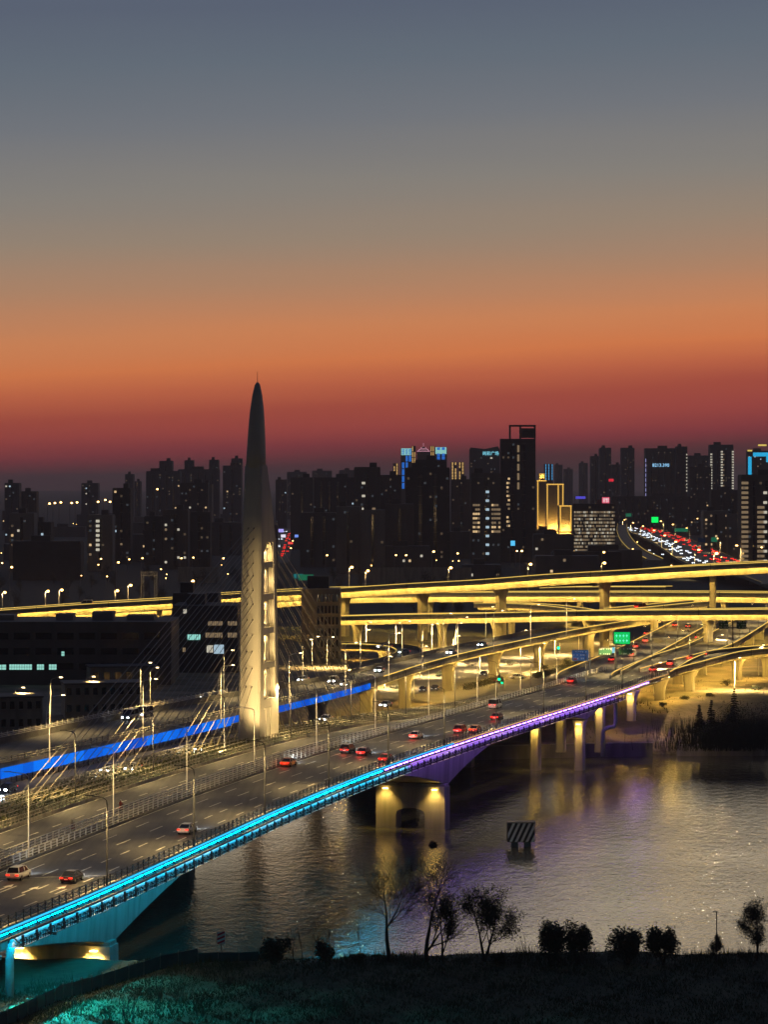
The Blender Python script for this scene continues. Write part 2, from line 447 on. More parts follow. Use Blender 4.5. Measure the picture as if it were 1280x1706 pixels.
# ------------------------------------------------------------------ shared small pieces
def post_mesh(h=1.15, w=0.12, m=None, name='railing_post'):
    b_ = MB(); b_.box((0, 0, h / 2), (w, w, h)); b_.box((0, 0, h + 0.03), (w * 1.3, w * 1.3, 0.06))
    return b_.mesh(name, m)
pm_white = post_mesh(1.15, 0.16, m_white); pm_black = post_mesh(1.15, 0.13, m_black); pm_conc = post_mesh(1.05, 0.24, m_conc)
def railing(parent, path, pm, m, step=2.0, heights=(0.35, 0.7, 1.1), r=0.05, lattice=False, single=False, ph=1.1, pw=.16):
    b_ = MB()
    for h in heights: b_.tube([(p[0], p[1], p[2] + h) for p in path], r, 4)
    wpart('rail', b_, m, parent)
    L = lens(path)[-1]; n = int(L / step)
    pts = [at(path, L * i / n) for i in range(n + 1)]
    if single:
        for (p, h) in pts:
            link('railing_post', pm, parent, Vector(p) - Vector(parent.location), h)
    else:
        b_ = MB()
        for (p, h) in pts: b_.box((p[0], p[1], p[2] + ph / 2), (pw, pw, ph), -h)
        wpart('railing_posts', b_, m, parent)['kind'] = 'stuff'
    if lattice:
        b_ = MB()
        for (p, _), (q, _) in zip(pts, pts[1:]):
            b_.bar((p[0], p[1], p[2] + .2), (q[0], q[1], q[2] + 1.05), .05); b_.bar((p[0], p[1], p[2] + 1.05), (q[0], q[1], q[2] + .2), .05)
        wpart('lattice', b_, m, parent)
def sub(path, f): return [p for p in path if f(p)]
def pxof(p): return 640 + p[0] / p[1] * F

# ------------------------------------------------------------------ the near road bridge
o0 = at(S, s_at_y(S, 430))[0]
BR = thing('road_bridge', 'wide road bridge in front with cyan and purple light strips along its edge', 'bridge', (o0[0] - 9, o0[1], -5))
PIERS = (345, 525, 631, 677)
def gdepth(y):
    d = 2.9 + 5.8 * max(0, 1 - abs(y - 345) / 48) ** 1.5 + 5.8 * max(0, 1 - abs(y - 525) / 40) ** 1.5 + 2.4 * max(0, 1 - abs(y - 631) / 22) ** 1.5
    return d - 1.1 * sstep(640, 680, y)
mb = MB(); mb.sweep(S, [(0.35, -0.05), (WB - 0.1, -0.05), (WB - 0.1, 0.0), (0.35, 0.0)]); wpart('road_surface', mb, m_asph, BR)
mb = MB(); mb.sweep(S, [(0.0, -0.06), (0.0, -0.45), (2.4, -0.85), (WB - 2.4, -0.85), (WB + .3, -0.45), (WB + .3, -0.06)]); wpart('deck_slab', mb, m_concd, BR)
mb = MB(); mb.sweep(S, [(0.0, -0.055), (0.0, 0.18), (0.5, 0.18), (0.5, -0.055)]); mb.sweep(S, [(WB - .15, -0.055), (WB - .15, 0.22), (WB + .3, 0.22), (WB + .3, -0.055)]); wpart('kerb', mb, m_concd, BR)
mb = MB()
mb.sweep(S, lambda i: [(2.6, -0.86), (3.0, -gdepth(S[i][1])), (15.3, -gdepth(S[i][1])), (15.7, -0.86)]); wpart('box_girder', mb, m_concd, BR)
# markings
def dash_mesh(l, w):
    b_ = MB(); b_.box((0, 0, 0.005), (w, l, 0.01)); return b_.mesh('lane_dash', m_mark)
d6, d4 = dash_mesh(6, .2), dash_mesh(4, .22)
for n_, me, per, ph in ((4.3, d4, 10, 0), (7.8, d4, 8, 3), (11.3, d6, 15, 5), (14.7, d6, 15, 9)):
    pl = off(S, n_); L = lens(pl)[-1]; s_ = ph + 90
    while s_ < L - 8:
        p, h = at(pl, s_); link('lane_dash', me, BR, (p[0] - BR.location[0], p[1] - BR.location[1], 12.004 - BR.location[2]), h); s_ += per
for n_ in (1.0, WB - .75):
    mb = MB(); mb.sweep(S, [(n_ - .08, .004), (n_ - .08, .012), (n_ + .08, .012), (n_ + .08, .004)]); wpart('edge_line', mb, m_mark, BR)
ar = MB(); ar.box((0, -1.2, .006), (.22, 3.6, .012)); ar.add([(-.55, .6, .012), (.55, .6, .012), (0, 2.9, .012), (-.55, .6, 0), (.55, .6, 0), (0, 2.9, 0)], [(0, 1, 2), (3, 5, 4), (0, 3, 4, 1), (1, 4, 5, 2), (2, 5, 3, 0)])
arm_ = ar.mesh('lane_arrow', m_mark)
for px, py in ((8, 1479), (51, 1482), (97, 1481), (-40, 1480), (905, 1153), (930, 1158)):
    p = W(px, py, 12.004); _, h = at(S, s_at_y(S, p[1])); link('lane_arrow', arm_, BR, Vector(p) - Vector(BR.location), h)
for y in (345, 525, 632, 668):       # expansion joints
    p, h = at(S, s_at_y(S, y)); q = at(off(S, WB - .5), s_at_y(off(S, WB - .5), y - 4))[0]
    mb = MB(); mb.bar((p[0] - .5, p[1], 12.006), (q[0], q[1], 12.006), .35, .012); wpart('expansion_joint', mb, m_conc, BR)
# railings
RN = off(S, .25, .18)
railing(BR, RN, pm_black, m_black, 2.2, (0.3, .7, 1.1), .05, True, True)
railing(BR, off(S, WB + .1, .22), pm_white, m_white, 2.4, (0.35, .72, 1.08), .07)
# light strips: cyan then warm at deck level, cyan then purple under the edge
def strip(parent, path, n0, n1, z0, z1, m, name='light_strip'):
    if len(path) < 2: return
    b_ = MB(); b_.sweep(path, [(n0, z0), (n1, z0), (n1, z1), (n0, z1)]); return wpart(name, b_, m, parent)
strip(BR, sub(S, lambda p: pxof(p) < 757), -.14, -.004, -.09, .05, e_cyan)
strip(BR, sub(S, lambda p: pxof(p) >= 755), -.12, -.004, -.05, .08, e_orange)
strip(BR, sub(S, lambda p: pxof(p) < 672), -1.43, -1.35, -.66, -.56, e_cyan2, 'wash_light')
strip(BR, sub(S, lambda p: 670 <= pxof(p) < 1085), -1.43, -1.35, -.66, -.56, e_purp2, 'wash_light')
strip(BR, sub(S, lambda p: pxof(p) < 640), .25, .4, -.66, -.60, emi('cyan_girder_led', (0.0, .5, .85), 45), 'wash_light')
strip(BR, sub(S, lambda p: 640 <= pxof(p) < 1085), .25, .4, -.66, -.60, emi('purple_girder_led', (.30, .12, 1.0), 30), 'wash_light')
mb = MB(); mb.sweep(S, [(-1.56, -.72), (-1.56, -.46), (-1.30, -.46), (-1.30, -.52), (-1.50, -.52), (-1.50, -.72)]); wpart('light_hood', mb, m_grey, BR)
strip(BR, sub(S, lambda p: 670 <= pxof(p) < 1000), -1.64, -1.565, -.60, -.48, e_pink)
# water main hung on the outside of the deck
PP = off(sub(S, lambda p: 306 < p[1] < 641), -0.66, -1.32)
mb = MB()
a = PP[0]; zz = near_z(a[0], a[1]) - .5
z2 = PP[-1]
left_end = [(a[0] - 1.2, a[1] - 3.2, zz), (a[0] - 1.2, a[1] - 3.2, 8.6), (a[0] - 1.1, a[1] - 2.9, 9.9), (a[0] - .7, a[1] - 1.8, 10.6)]
right_end = [(z2[0] + .6, z2[1] + 1.8, 10.6), (z2[0] + 1.0, z2[1] + 2.9, 9.9), (z2[0] + 1.1, z2[1] + 3.2, 8.6), (z2[0] + 1.1, z2[1] + 3.2, 5.2), (z2[0] + .8, z2[1] + 3.0, 4.1), (z2[0] - 1.2, z2[1] + 2.6, 3.7), (z2[0] - 2.0, z2[1] + 2.4, 3.0), (z2[0] - 2.1, z2[1] + 2.4, -3)]
mb.tube(left_end + PP + right_end, .48, 10); wpart('water_pipe', mb, m_pipe, BR, True)
bk = MB(); bk.bar((0, 0, -.5), (1.75, 0, -1.95), .16); bk.bar((0, 0, -1.95), (1.75, 0, -1.95), .14); bk.box((1.72, 0, -1.35), (.14, .5, 1.3)); bk.box((.06, 0, -1.2), (.12, .3, 1.6))
bkm = bk.mesh('pipe_bracket', m_black)
hoop = MB(); hoop.tube([(0, -.3, -1.95), (0, -.3, -1.3), (0, -.12, -1.08), (0, .12, -1.08), (0, .3, -1.3), (0, .3, -1.95)], .05, 4)
hoopm = hoop.mesh('guard_hoop', m_black)
PS = sub(S, lambda p: 301 < p[1] < 652); L = lens(PS)[-1]
for i in range(int(L / 4.2)):
    p, h = at(PS, i * 4.2 + 1); link('pipe_bracket', bkm, BR, Vector(p) - Vector(BR.location), h)
pw_ = off(PS, -1.7)
for i in range(int(L / 1.4)):
    p, h = at(pw_, i * 1.4 + .5); link('guard_hoop', hoopm, BR, Vector(p) - Vector(BR.location), h)
mb = MB(); mb.tube([(p[0], p[1], p[2] - 1.97) for p in pw_], .06, 4); mb.tube([(p[0], p[1], p[2] - 1.5) for p in pw_], .03, 4); wpart('walkway_rail', mb, m_white, BR)
for yb_, tx, ty, pw2, csz in ((296, -32, 288, 95000, 80), (312, -24, 300, 22000, 60)):
    p, h = at(S, s_at_y(S, yb_)); fx = MB(); fx.box((p[0] + 1.9, p[1], 10.0), (.5, .5, .4)); wpart('cyan_floodlight', fx, m_grey, BR)
    light('SPOT', 'cyan_flood', (p[0] + 2.3 - BR.location[0], p[1] - BR.location[1], 9.6 - BR.location[2]), pw2, (0, .80, .78) if yb_ < 340 else (0, .62, .9), BR, csz, .9, aim=(tx - BR.location[0], ty - BR.location[1], (4 if yb_ < 340 else -5) - BR.location[2]))
# walkway plate hiding added glow strips that colour the river's reflections
mb = MB(); mb.sweep(PS, [(-1.72, -2.0), (-1.72, -1.96), (-.2, -1.96), (-.2, -2.0)]); wpart('walkway_plate', mb, m_grey, BR)
for f_, m_ in ((lambda p: pxof(p) < 640, emi('cyan_added_glow', (0.0, .46, .72), 9.0)), (lambda p: 640 <= pxof(p) < 1000, emi('purple_added_glow', (.34, .2, 1.0), 2.2))):
    q_ = sub(PS, f_); mb = MB(); mb.sweep(q_, [(-1.55, -2.03), (-1.55, -2.005), (-.45, -2.005), (-.45, -2.03)]); wpart('added_glow_strip', mb, m_, BR)
# piers
def arch_pier(y, nw, thick, zb, zt, name='arched_pier', pwr=3600):
    pl = off(S, WB / 2); p, h = at(pl, s_at_y(pl, y))
    w = nw / 2; wi = w * .42; za = zb + (zt - zb) * .42
    prof = [(-w, zb), (-w, zt), (w, zt), (w, zb), (wi, zb), (wi, za)]
    for k in range(1, 10):
        t_ = math.pi * k / 10; prof.append((wi * math.cos(t_), za + (zt - zb) * .13 * math.sin(t_)))
    prof += [(-wi, za), (-wi, zb)]
    b_ = MB(); n = len(prof)
    b_.add([(x, -thick / 2, z) for x, z in prof] + [(x, thick / 2, z) for x, z in prof],
           [tuple(range(n)), tuple(range(2 * n - 1, n - 1, -1))] + [(i, i + n, (i + 1) % n + n, (i + 1) % n) for i in range(n)])
    b_.box((0, 0, zt + .25), (nw * .98, thick * .8, .5))
    o = link(name, b_.mesh(name, m_concd), BR, (p[0] - BR.location[0], p[1] - BR.location[1], -BR.location[2]), h)
    for sx in (-1, 1):
        fx = MB(); fx.box((0, 0, 0), (.5, .3, .25))
        link('floodlight', fx.mesh('floodlight', m_grey), o, (sx * (w + wi) / 2, -thick / 2 - .35, zt - .35)); fx = MB(); fx.box((sx * (w + wi) / 2, -thick / 2 - .38, zt - .53), (.9, .5, .08)); part('lens', fx, e_lens, o)
        light('SPOT', 'pier_light', (sx * (w + wi) / 2, -thick / 2 - 1.3, zt + .1), pwr, GOLD, o, 96, .9, aim=(sx * (w + wi) / 2, -thick / 2 + .2, zb + 2), radius=.3)
    return o
arch_pier(525, 14.0, 3.4, -6, 3.3)
arch_pier(345, 14.0, 3.4, -6, 3.3, pwr=26000)
def column(y, n_, zb, zt, w=2.3, lit=True, flare=.45, power=3600):
    pl = off(S, n_); p, h = at(pl, s_at_y(pl, y))
    b_ = MB(); rings = []
    for z, g in ((zb, 1), (zt - 3.0, 1), (zt - 1.6, 1 + flare * .25), (zt - .6, 1 + flare * .65), (zt, 1 + flare)):
        a_ = w / 2 * g; c_ = w / 2; ch = .35
        rings.append([(-a_ + ch, -c_, z), (a_ - ch, -c_, z), (a_, -c_ + ch, z), (a_, c_ - ch, z), (a_ - ch, c_, z), (-a_ + ch, c_, z), (-a_, c_ - ch, z), (-a_, -c_ + ch, z)])
    b_.loft(rings)
    o = link('column_pier', b_.mesh('column_pier', m_conc), BR, (p[0] - BR.location[0], p[1] - BR.location[1], -BR.location[2]), h)
    if lit:
        fx = MB(); fx.box((0, 0, 0), (.5, .3, .25)); link('floodlight', fx.mesh('floodlight', m_grey), o, (0, -w / 2 - .45, zt - .6)); fx = MB(); fx.box((0, -w / 2 - .48, zt - .78), (.9, .5, .08)); part('lens', fx, e_lens, o)
        light('SPOT', 'pier_light', (0, -w / 2 - 1.1, zt - .5), power, GOLD, o, 100, .8, aim=(0, -w / 2 + .3, zb + 2), radius=.3)
column(631, 4.4, -6, 6.6); column(631, 14.2, -6, 6.6)
column(653, 5, -3, 9.2, 2.2); column(653, 14, -3, 9.2, 2.2)
column(682, 3.6, 2, 9.7, 2.3, True, .9, 2600); column(682, 13.6, 2, 9.7, 2.3, False, .9)

# ------------------------------------------------------------------ generic viaduct
def viaduct(name, label, path, width, piers=(), gd=2.3, ground=4.3, led=True, far_led=True, wash=True, par=1.1, m_g=None, pierw=2.4, panel=None, wash_m=None):
    """path = near edge of the deck (z = road level), the road lies to its left"""
    root = thing(name, label, 'viaduct', (path[0][0], path[0][1], ground))
    m_g = m_g or m_conc
    wf = width if callable(width) else (lambda i: width)
    mb = MB(); mb.sweep(path, lambda i: [(.35, -.05), (wf(i) - .35, -.05), (wf(i) - .35, 0), (.35, 0)]); wpart('road_surface', mb, m_asph2, root)
    mb = MB(); mb.sweep(path, lambda i: [(0, -.06), (0, -.82), (.1, -.82), (.1, -.42), (1.9, -.75), (wf(i) - 1.9, -.75), (wf(i), -.4), (wf(i), -.06)]); wpart('deck_slab', mb, m_g, root)
    mb = MB(); mb.sweep(path, [(0, -.05), (-.06, par), (.2, par), (.3, -.05)]); wpart('near_parapet', mb, m_barrier, root)
    mb = MB(); mb.sweep(path, lambda i: [(wf(i) - .3, -.05), (wf(i) - .2, par), (wf(i) + .06, par), (wf(i), -.05)]); wpart('far_parapet', mb, m_barrier, root)
    mb = MB(); mb.sweep(path, lambda i: [(2.0, -.76), (3.1, -gd), (wf(i) - 3.1, -gd), (wf(i) - 2.0, -.76)]); wpart('box_girder', mb, m_g, root)
    if led: strip(root, path, -.16, -.065, par - .22, par - .02, e_gold)
    if far_led:
        mb = MB(); mb.sweep(path, lambda i: [(wf(i) - .34, par - .2), (wf(i) - .26, par - .2), (wf(i) - .26, par - .02), (wf(i) - .34, par - .02)]); wpart('light_strip', mb, e_gold, root)
    if wash: strip(root, path,   .14, .3, -.66, -.54, wash_m or e_goldwash, 'wash_light')
    for s_ in piers:
        p, h = at(path, s_); i = min(range(len(path)), key=lambda k: math.dist(path[k], p)); w = wf(i)
        b_ = MB(); rings = []; zt = p[2] - gd - .02
        cw = pierw if w < 13 else pierw * 1.25
        for z, g in ((ground - 1.5, 1), (zt - 3.6, 1), (zt - 2.0, 1.18), (zt - .8, 1.55), (zt, 1.9)):
            a_ = cw / 2 * g; c_ = .95; ch = .25
            rings.append([(-a_ + ch, -c_, z), (a_ - ch, -c_, z), (a_, -c_ + ch, z), (a_, c_ - ch, z), (a_ - ch, c_, z), (-a_ + ch, c_, z), (-a_, c_ - ch, z), (-a_, -c_ + ch, z)])
        b_.loft(rings)
        jb = MB(); jb.box((0, 0, 0), (.1, .16, par + .8)); link('joint_cover', jb.mesh('joint_cover', m_black), root, (p[0] + math.cos(h) * .12 - root.location[0], p[1] - math.sin(h) * .12 - root.location[1], p[2] + (par - .8) / 2 - ground), h)
        link('pier', b_.mesh('pier', m_g), root, (p[0] - math.cos(h) * w / 2 - root.location[0], p[1] + math.sin(h) * w / 2 - root.location[1], -ground), h)
    return root
def even(path, a, stp):
    L = lens(path)[-1]; return [a + stp * i for i in range(int((L - a) / stp) + 1)]

# the far deck with the blue fascia
def gw(i): return 21 - 9.5 * sstep(560, 690, G[i][1])
GV = viaduct('blue_edged_viaduct', 'elevated road behind the pylon with a glowing blue fascia turning gold', G, gw, [s_at_y(G, y) for y in (480, 525, 585, 622, 660, 700, 745, 792, 838, 885)], gd=2.0, led=False, far_led=False, wash=False, pierw=3.0)
fe = [(p[0] - math.cos(.27) * gw(i), p[1] + math.sin(.27) * gw(i), p[2]) for i, p in enumerate(G)]
strip(GV, [p for p in fe if p[1] > 600], .05, .13, .88, 1.08, e_gold)
railing(GV, [(p[0], p[1], p[2] + 1.0) for p in fe if p[1] < 600], pm_white, m_white, 2.4, (.15, .45, .75), .07)
GR = sub(G, lambda p: p[1] > 636)
strip(GV, sub(G, lambda p: p[1] > 650), -.16, -.065, .88, 1.08, e_gold)
strip(GV, GR, .14, .3, -.66, -.54, e_goldwash, 'wash_light')
GL = sub(G, lambda p: p[1] < 640); L = lens(GL)[-1]
rb0 = random.Random(4); e_blues = [emi('blue_panel_%d' % k, (.004, .13 + .02 * k, .95), .62 + .12 * k) for k in range(4)]
for i in range(int(L / 4)):
    p, h = at(GL, i * 4 + 2); hh = 1.8 if p[1] < 545 else 1.35
    b_ = MB(); b_.box((.12, 0, -hh / 2 + .28), (.12, 3.9, hh)); link('light_panel', b_.mesh('light_panel', rb0.choice(e_blues)), GV, Vector(p) - Vector(GV.location), h)
railing(GV, off(sub(G, lambda p: 330 < p[1] < 548), -.5, -2.45), pm_black, m_black, 2.0, (.5, 1.0), .05)
railing(GV, off(G[:int(len(G) * .52)], .1, 1.0), pm_conc, m_conc, 2.4, (.5, .9), .08)
wl = [s_ for s_ in GL if s_[1] < 545]
mb = MB(); mb.sweep(wl, [(.05, -2.45), (.05, -.41), (.4, -.41), (.4, -2.45)]); wpart('retaining_wall', mb, m_concd, GV)

# ------------------------------------------------------------------ the cable-stayed bridge with its slow roads
c0 = (-24.3, 523.3, 12.0)
CB = thing('cable_stayed_bridge', 'cable-stayed bridge with a single tall lit pylon and pairs of stay cables', 'bridge', (c0[0], c0[1], -5))
zone = lambda f: None
lo0 = low(0)
mb = MB(); mb.sweep(lo0, [(21.2, -.05), (31.8, -.05), (31.8, 0), (21.2, 0)]); wpart('slow_road', mb, m_asph, CB)
eN = low(42.6); 
# the inner road between the planted strip and the blue fascia
def gx(y):
    for a_, b_ in zip(G, G[1:]):
        if a_[1] <= y <= b_[1]:
            t_ = (y - a_[1]) / (b_[1] - a_[1]); return a_[0] + (b_[0] - a_[0]) * t_
    return G[-1][0]
mb = MB(); rows = []
for p in eN:
    if 305 < p[1] < 760: 
        wdt = max(6.5, p[0] - gx(p[1]) - .5) if p[1] < 560 else max(8.5, 0)
        rows.append([(p[0], p[1], p[2]), (p[0] - wdt * .965, p[1] + wdt * .26, p[2])])
mb.loft(rows, cap=False, close=False); wpart('inner_road', mb, m_asph2, CB)
mb = MB(); mb.sweep(lo0, [(20.4, -.06), (20.4, -1.4), (30, -2.2), (46, -2.2), (47.6, -1.0), (47.6, -.06)]); wpart('deck_slab', mb, m_concd, CB)
mb = MB(); mb.sweep(lo0, [(31.8, -.05), (31.8, .45), (42.6, .45), (42.6, -.05)]); wpart('planted_strip', mb, m_turf, CB)
for n_ in (20.5, 31.75, 42.55):
    mb = MB(); mb.sweep(lo0, [(n_, -.055), (n_, .5), (n_ + .35, .5), (n_ + .35, -.055)]); wpart('kerb', mb, m_conc, CB)
SL = lambda n, dz=0.0, a=215, b=760: sub(low(n, dz), lambda p: a < p[1] < b)
railing(CB, SL(20.6, .5), pm_white, m_white, 2.4, (.35, .72, 1.08), .07)
for n_ in (32.0, 34.6, 37.0, 39.6, 42.3):
    railing(CB, SL(n_, .48, 300, 700), pm_conc, m_conc, 1.6 if n_ != 37.0 else 2.2, (.4, .95), .08, lattice=(n_ in (32.0, 42.3)))
pl = low(26.6)
L = lens(pl)[-1]; s_ = 120
while s_ < L - 10:
    p, h = at(pl, s_); link('lane_dash', d4, CB, (p[0] - c0[0], p[1] - c0[1], p[2] + .004 + 5), h); s_ += 10
for n_ in (21.6, 31.4):
    mb = MB(); mb.sweep(lo0, [(n_ - .07, .004), (n_ - .07, .012), (n_ + .07, .012), (n_ + .07, .004)]); wpart('edge_line', mb, m_mark, CB)
# low shrubs on the strip
mb = MB(); rnd = random.Random(3)
strip_pts = SL(37.3, .45, 290, 690); nmS = normals(strip_pts)
for i, p in enumerate(strip_pts):
    for k in range(46):
        a_ = rnd.uniform(-4.8, 4.8); b2_ = rnd.uniform(-1, 1)
        x = p[0] + nmS[i][0] * a_ + nmS[i][1] * b2_; y = p[1] + nmS[i][1] * a_ - nmS[i][0] * b2_
        if math.hypot(x - c0[0], y - c0[1]) < 7: continue
        z = p[2] + rnd.uniform(.05, .85); r_ = rnd.uniform(.14, .3); t_ = rnd.uniform(0, 6.28); u_ = rnd.uniform(-.6, .6)
        mb.add([(x - r_ * math.cos(t_), y - r_ * math.sin(t_), z - r_ * u_), (x, y, z + r_ * .8), (x + r_ * math.cos(t_), y + r_ * math.sin(t_), z + r_ * u_)], [(0, 1, 2)])
sh = wpart('shrub_leaves', mb, mat('ochre_shrub', (0.10, 0.105, 0.04), .85, var=.5, scale=1.2), CB); sh['kind'] = 'stuff'
# hidden piers of this bridge
for y in (300, 380, 470, 600, 640):
    p, h = at(low(38), s_at_y(low(38), y)); b_ = MB(); b_.box((0, 0, (p[2] - 9) / 2), (16, 3, p[2] - 9 + 12)); link('pier', b_.mesh('pier', m_concd), CB, (p[0] - c0[0], p[1] - c0[1], 2), h)

# pylon
PH = R(15.5)
mp_ = mat('pylon_paint', (0.46, 0.42, 0.33), .7, var=.16, scale=.35, streak=True)
PY = link('pylon', None, CB, (0, 0, 17), PH)
def lerp_tab(tab, t_):
    for (a_, va), (b_, vb) in zip(tab, tab[1:]):
        if t_ <= b_: return va + (vb - va) * (t_ - a_) / (b_ - a_)
    return tab[-1][1]
UF = lambda t_: lerp_tab([(0, -6.4), (20, -5.5), (39, -4.7), (53, -3.6), (62, -2.5), (69.4, -.6)], t_)
UR = lambda t_: lerp_tab([(0, 6.4), (20, 5.8), (39, 4.9), (47, 2.6), (53.5, .2), (69.4, .2)], t_)
AW = lambda t_: lerp_tab([(0, 4.3), (20, 4.15), (39, 3.9), (53, 3.5), (57, 3.25), (63.6, 2.55), (67, 1.75), (69, .95), (69.5, .4)], t_) / 2
def sect(u0, u1, w, z, ch=.35):
    ch = min(ch, (u1 - u0) * .3, w * .3)
    return [(-w + ch, u0, z), (w - ch, u0, z), (w, u0 + ch, z), (w, u1 - ch, z), (w - ch, u1, z), (-w + ch, u1, z), (-w, u1 - ch, z), (-w, u0 + ch, z)]
ts = lambda a_, b_, n=8: [a_ + (b_ - a_) * i / n for i in range(n + 1)]
mb = MB(); mb.loft([sect(UF(t_), UR(t_), AW(t_), t_) for t_ in ts(-2, 8.3, 6)]); part('plinth', mb, mp_, PY)
mb = MB(); mb.loft([sect(UF(t_), UF(t_) + 3.4 - .02 * t_, AW(t_), t_) for t_ in ts(8.3, 38.6, 12)]); part('front_column', mb, mp_, PY)
mb = MB(); mb.loft([sect(UR(t_) - 2.0, UR(t_), AW(t_), t_, .2) for t_ in ts(8.3, 38.6, 12)]); part('rear_column', mb, mp_, PY)
mb = MB(); mb.loft([[(-AW(t_) + 1.1, UF(t_) + 2.6, t_), (AW(t_) - 1.1, UF(t_) + 2.6, t_), (AW(t_) - 1.1, UR(t_) - 1.2, t_), (-AW(t_) + 1.1, UR(t_) - 1.2, t_)] for t_ in ts(8.3, 38.6, 12)]); part('recessed_web', mb, mp_, PY)
for tb in (14.8, 21.5, 28.0, 34.2):
    mb = MB(); mb.loft([[(-AW(t_) + .12, UF(t_) + 2.9, t_), (AW(t_) - .12, UF(t_) + 2.9, t_), (AW(t_) - .12, UR(t_) - 1.6, t_), (-AW(t_) + .12, UR(t_) - 1.6, t_)] for t_ in (tb - .6, tb + .6)]); part('cross_beam', mb, mp_, PY)
mb = MB(); mb.loft([sect(UF(t_), UR(t_), AW(t_), t_) for t_ in ts(38.6, 53.5, 10)]); part('upper_shaft', mb, mp_, PY)
def oval(t_):
    w = AW(t_); um = -1.75 + .06 * (t_ - 53); d_ = lerp_tab([(53, 1.9), (60, 1.7), (64, 1.35), (67, .95), (69, .5), (69.5, .2)], t_)
    return [(w * math.copysign(abs(math.cos(k * math.pi / 8)) ** .55, math.cos(k * math.pi / 8)), um + d_ * math.copysign(abs(math.sin(k * math.pi / 8)) ** .55, math.sin(k * math.pi / 8)), t_) for k in range(16)]
mb = MB(); mb.loft([oval(t_) for t_ in [53.0, 56, 59, 62, 64, 65.5, 67, 68.2, 69, 69.3, 69.5]]); part('spire', mb, mp_, PY, True)
mb = MB(); mb.tube([(0, -.8, 69), (0, -.8, 71.6)], [.07, .03], 5); part('lightning_rod', mb, m_black, PY)
# arched head of the topmost opening
mb = MB(); w = AW(38) - .14
ua, ub = UF(38) + 2.6, UR(38) - 1.9; arc = [(ua + (ub - ua) * k / 8, 36.4 + 2.2 * math.sin(math.pi * k / 8) ** .6) for k in range(9)]
for sx in (-1,):
    for (u0, z0), (u1, z1) in zip(arc, arc[1:]):
        mb.add([(sx * w, u0, z0), (sx * w, u1, z1), (sx * w, u1, 38.7), (sx * w, u0, 38.7), (sx * (w - .9), u0, z0), (sx * (w - .9), u1, z1), (sx * (w - .9), u1, 38.7), (sx * (w - .9), u0, 38.7)],
               [(0, 3, 2, 1), (4, 5, 6, 7), (0, 1, 5, 4), (1, 2, 6, 5), (2, 3, 7, 6), (3, 0, 4, 7)])
# x to the right of the heading is +x here
mb2 = MB(); mb2.v = [(-x, y, z) for x, y, z in mb.v]; mb2.f = [tuple(reversed(q)) for q in mb.f]; part('arch_head', mb2, mp_, PY)
# niche light bars and ladders (right-hand side faces the camera)
for t0, t1 in ((8.3, 14.2), (15.4, 20.9), (22.1, 27.4), (28.6, 33.6), (34.8, 37.4)):
    mb = MB(); x = AW(t0) - .5; u0, u1 = UF(t0) + 3.6, UR(t0) - 2.2
    mb.box((x, (u0 + u1) / 2, t1 - .12), (.3, .8, .16)); part('niche_lamp', mb, m_grey, PY)
    light('SPOT', 'niche_light', (x + .15, (u0 + u1) / 2, t1 - .25), 1300, (1.0, .70, .30), PY, 150, .8, aim=(x - .9, (u0 + u1) / 2, t0), radius=.2)
    light('SPOT', 'niche_uplight', (x + .15, (u0 + u1) / 2 - .8, t0 + .2), 800, (1.0, .70, .30), PY, 150, .8, aim=(x - .9, (u0 + u1) / 2 + .3, t1), radius=.2)
    mb = MB(); um = (u0 + u1) / 2 + .6
    for du in (-.28, .28): mb.bar((x - .45, um + du, t0 + .2), (x - .45, um + du, t1), .05)
    z = t0 + .5
    while z < t1 - .1: mb.bar((x - .45, um - .28, z), (x - .45, um + .28, z), .05); z += .6
    part('ladder', mb, m_grey, PY)
mb = MB()
for du in (-2.2, .4):
    mb.box((AW(3) + .05, du, 3.4), (.12, .22, 6.2))
mb.box((AW(3) + .05, -.9, 6.6), (.12, 4.6, .22)); part('plinth_panel_frame', mb, mp_, PY)
# flood lights at the foot
for (x, u, aimz, pw_, sz, tx, tu) in ((4.6, -36, 17, 64000, 54, .3, -4.8), (8.0, -16, 16, 15000, 70, 1.8, 0), (9.5, 2, 5, 3500, 90, 1.8, 1)):
    fx = MB(); fx.box((x, u, 1.1), (.6, .5, .4)); part('floodlight', fx, m_grey, PY)
    light('SPOT', 'pylon_light', (x, u, 1.5), pw_, (1.0, .70, .30), PY, sz, .5, aim=(tx, tu, aimz))
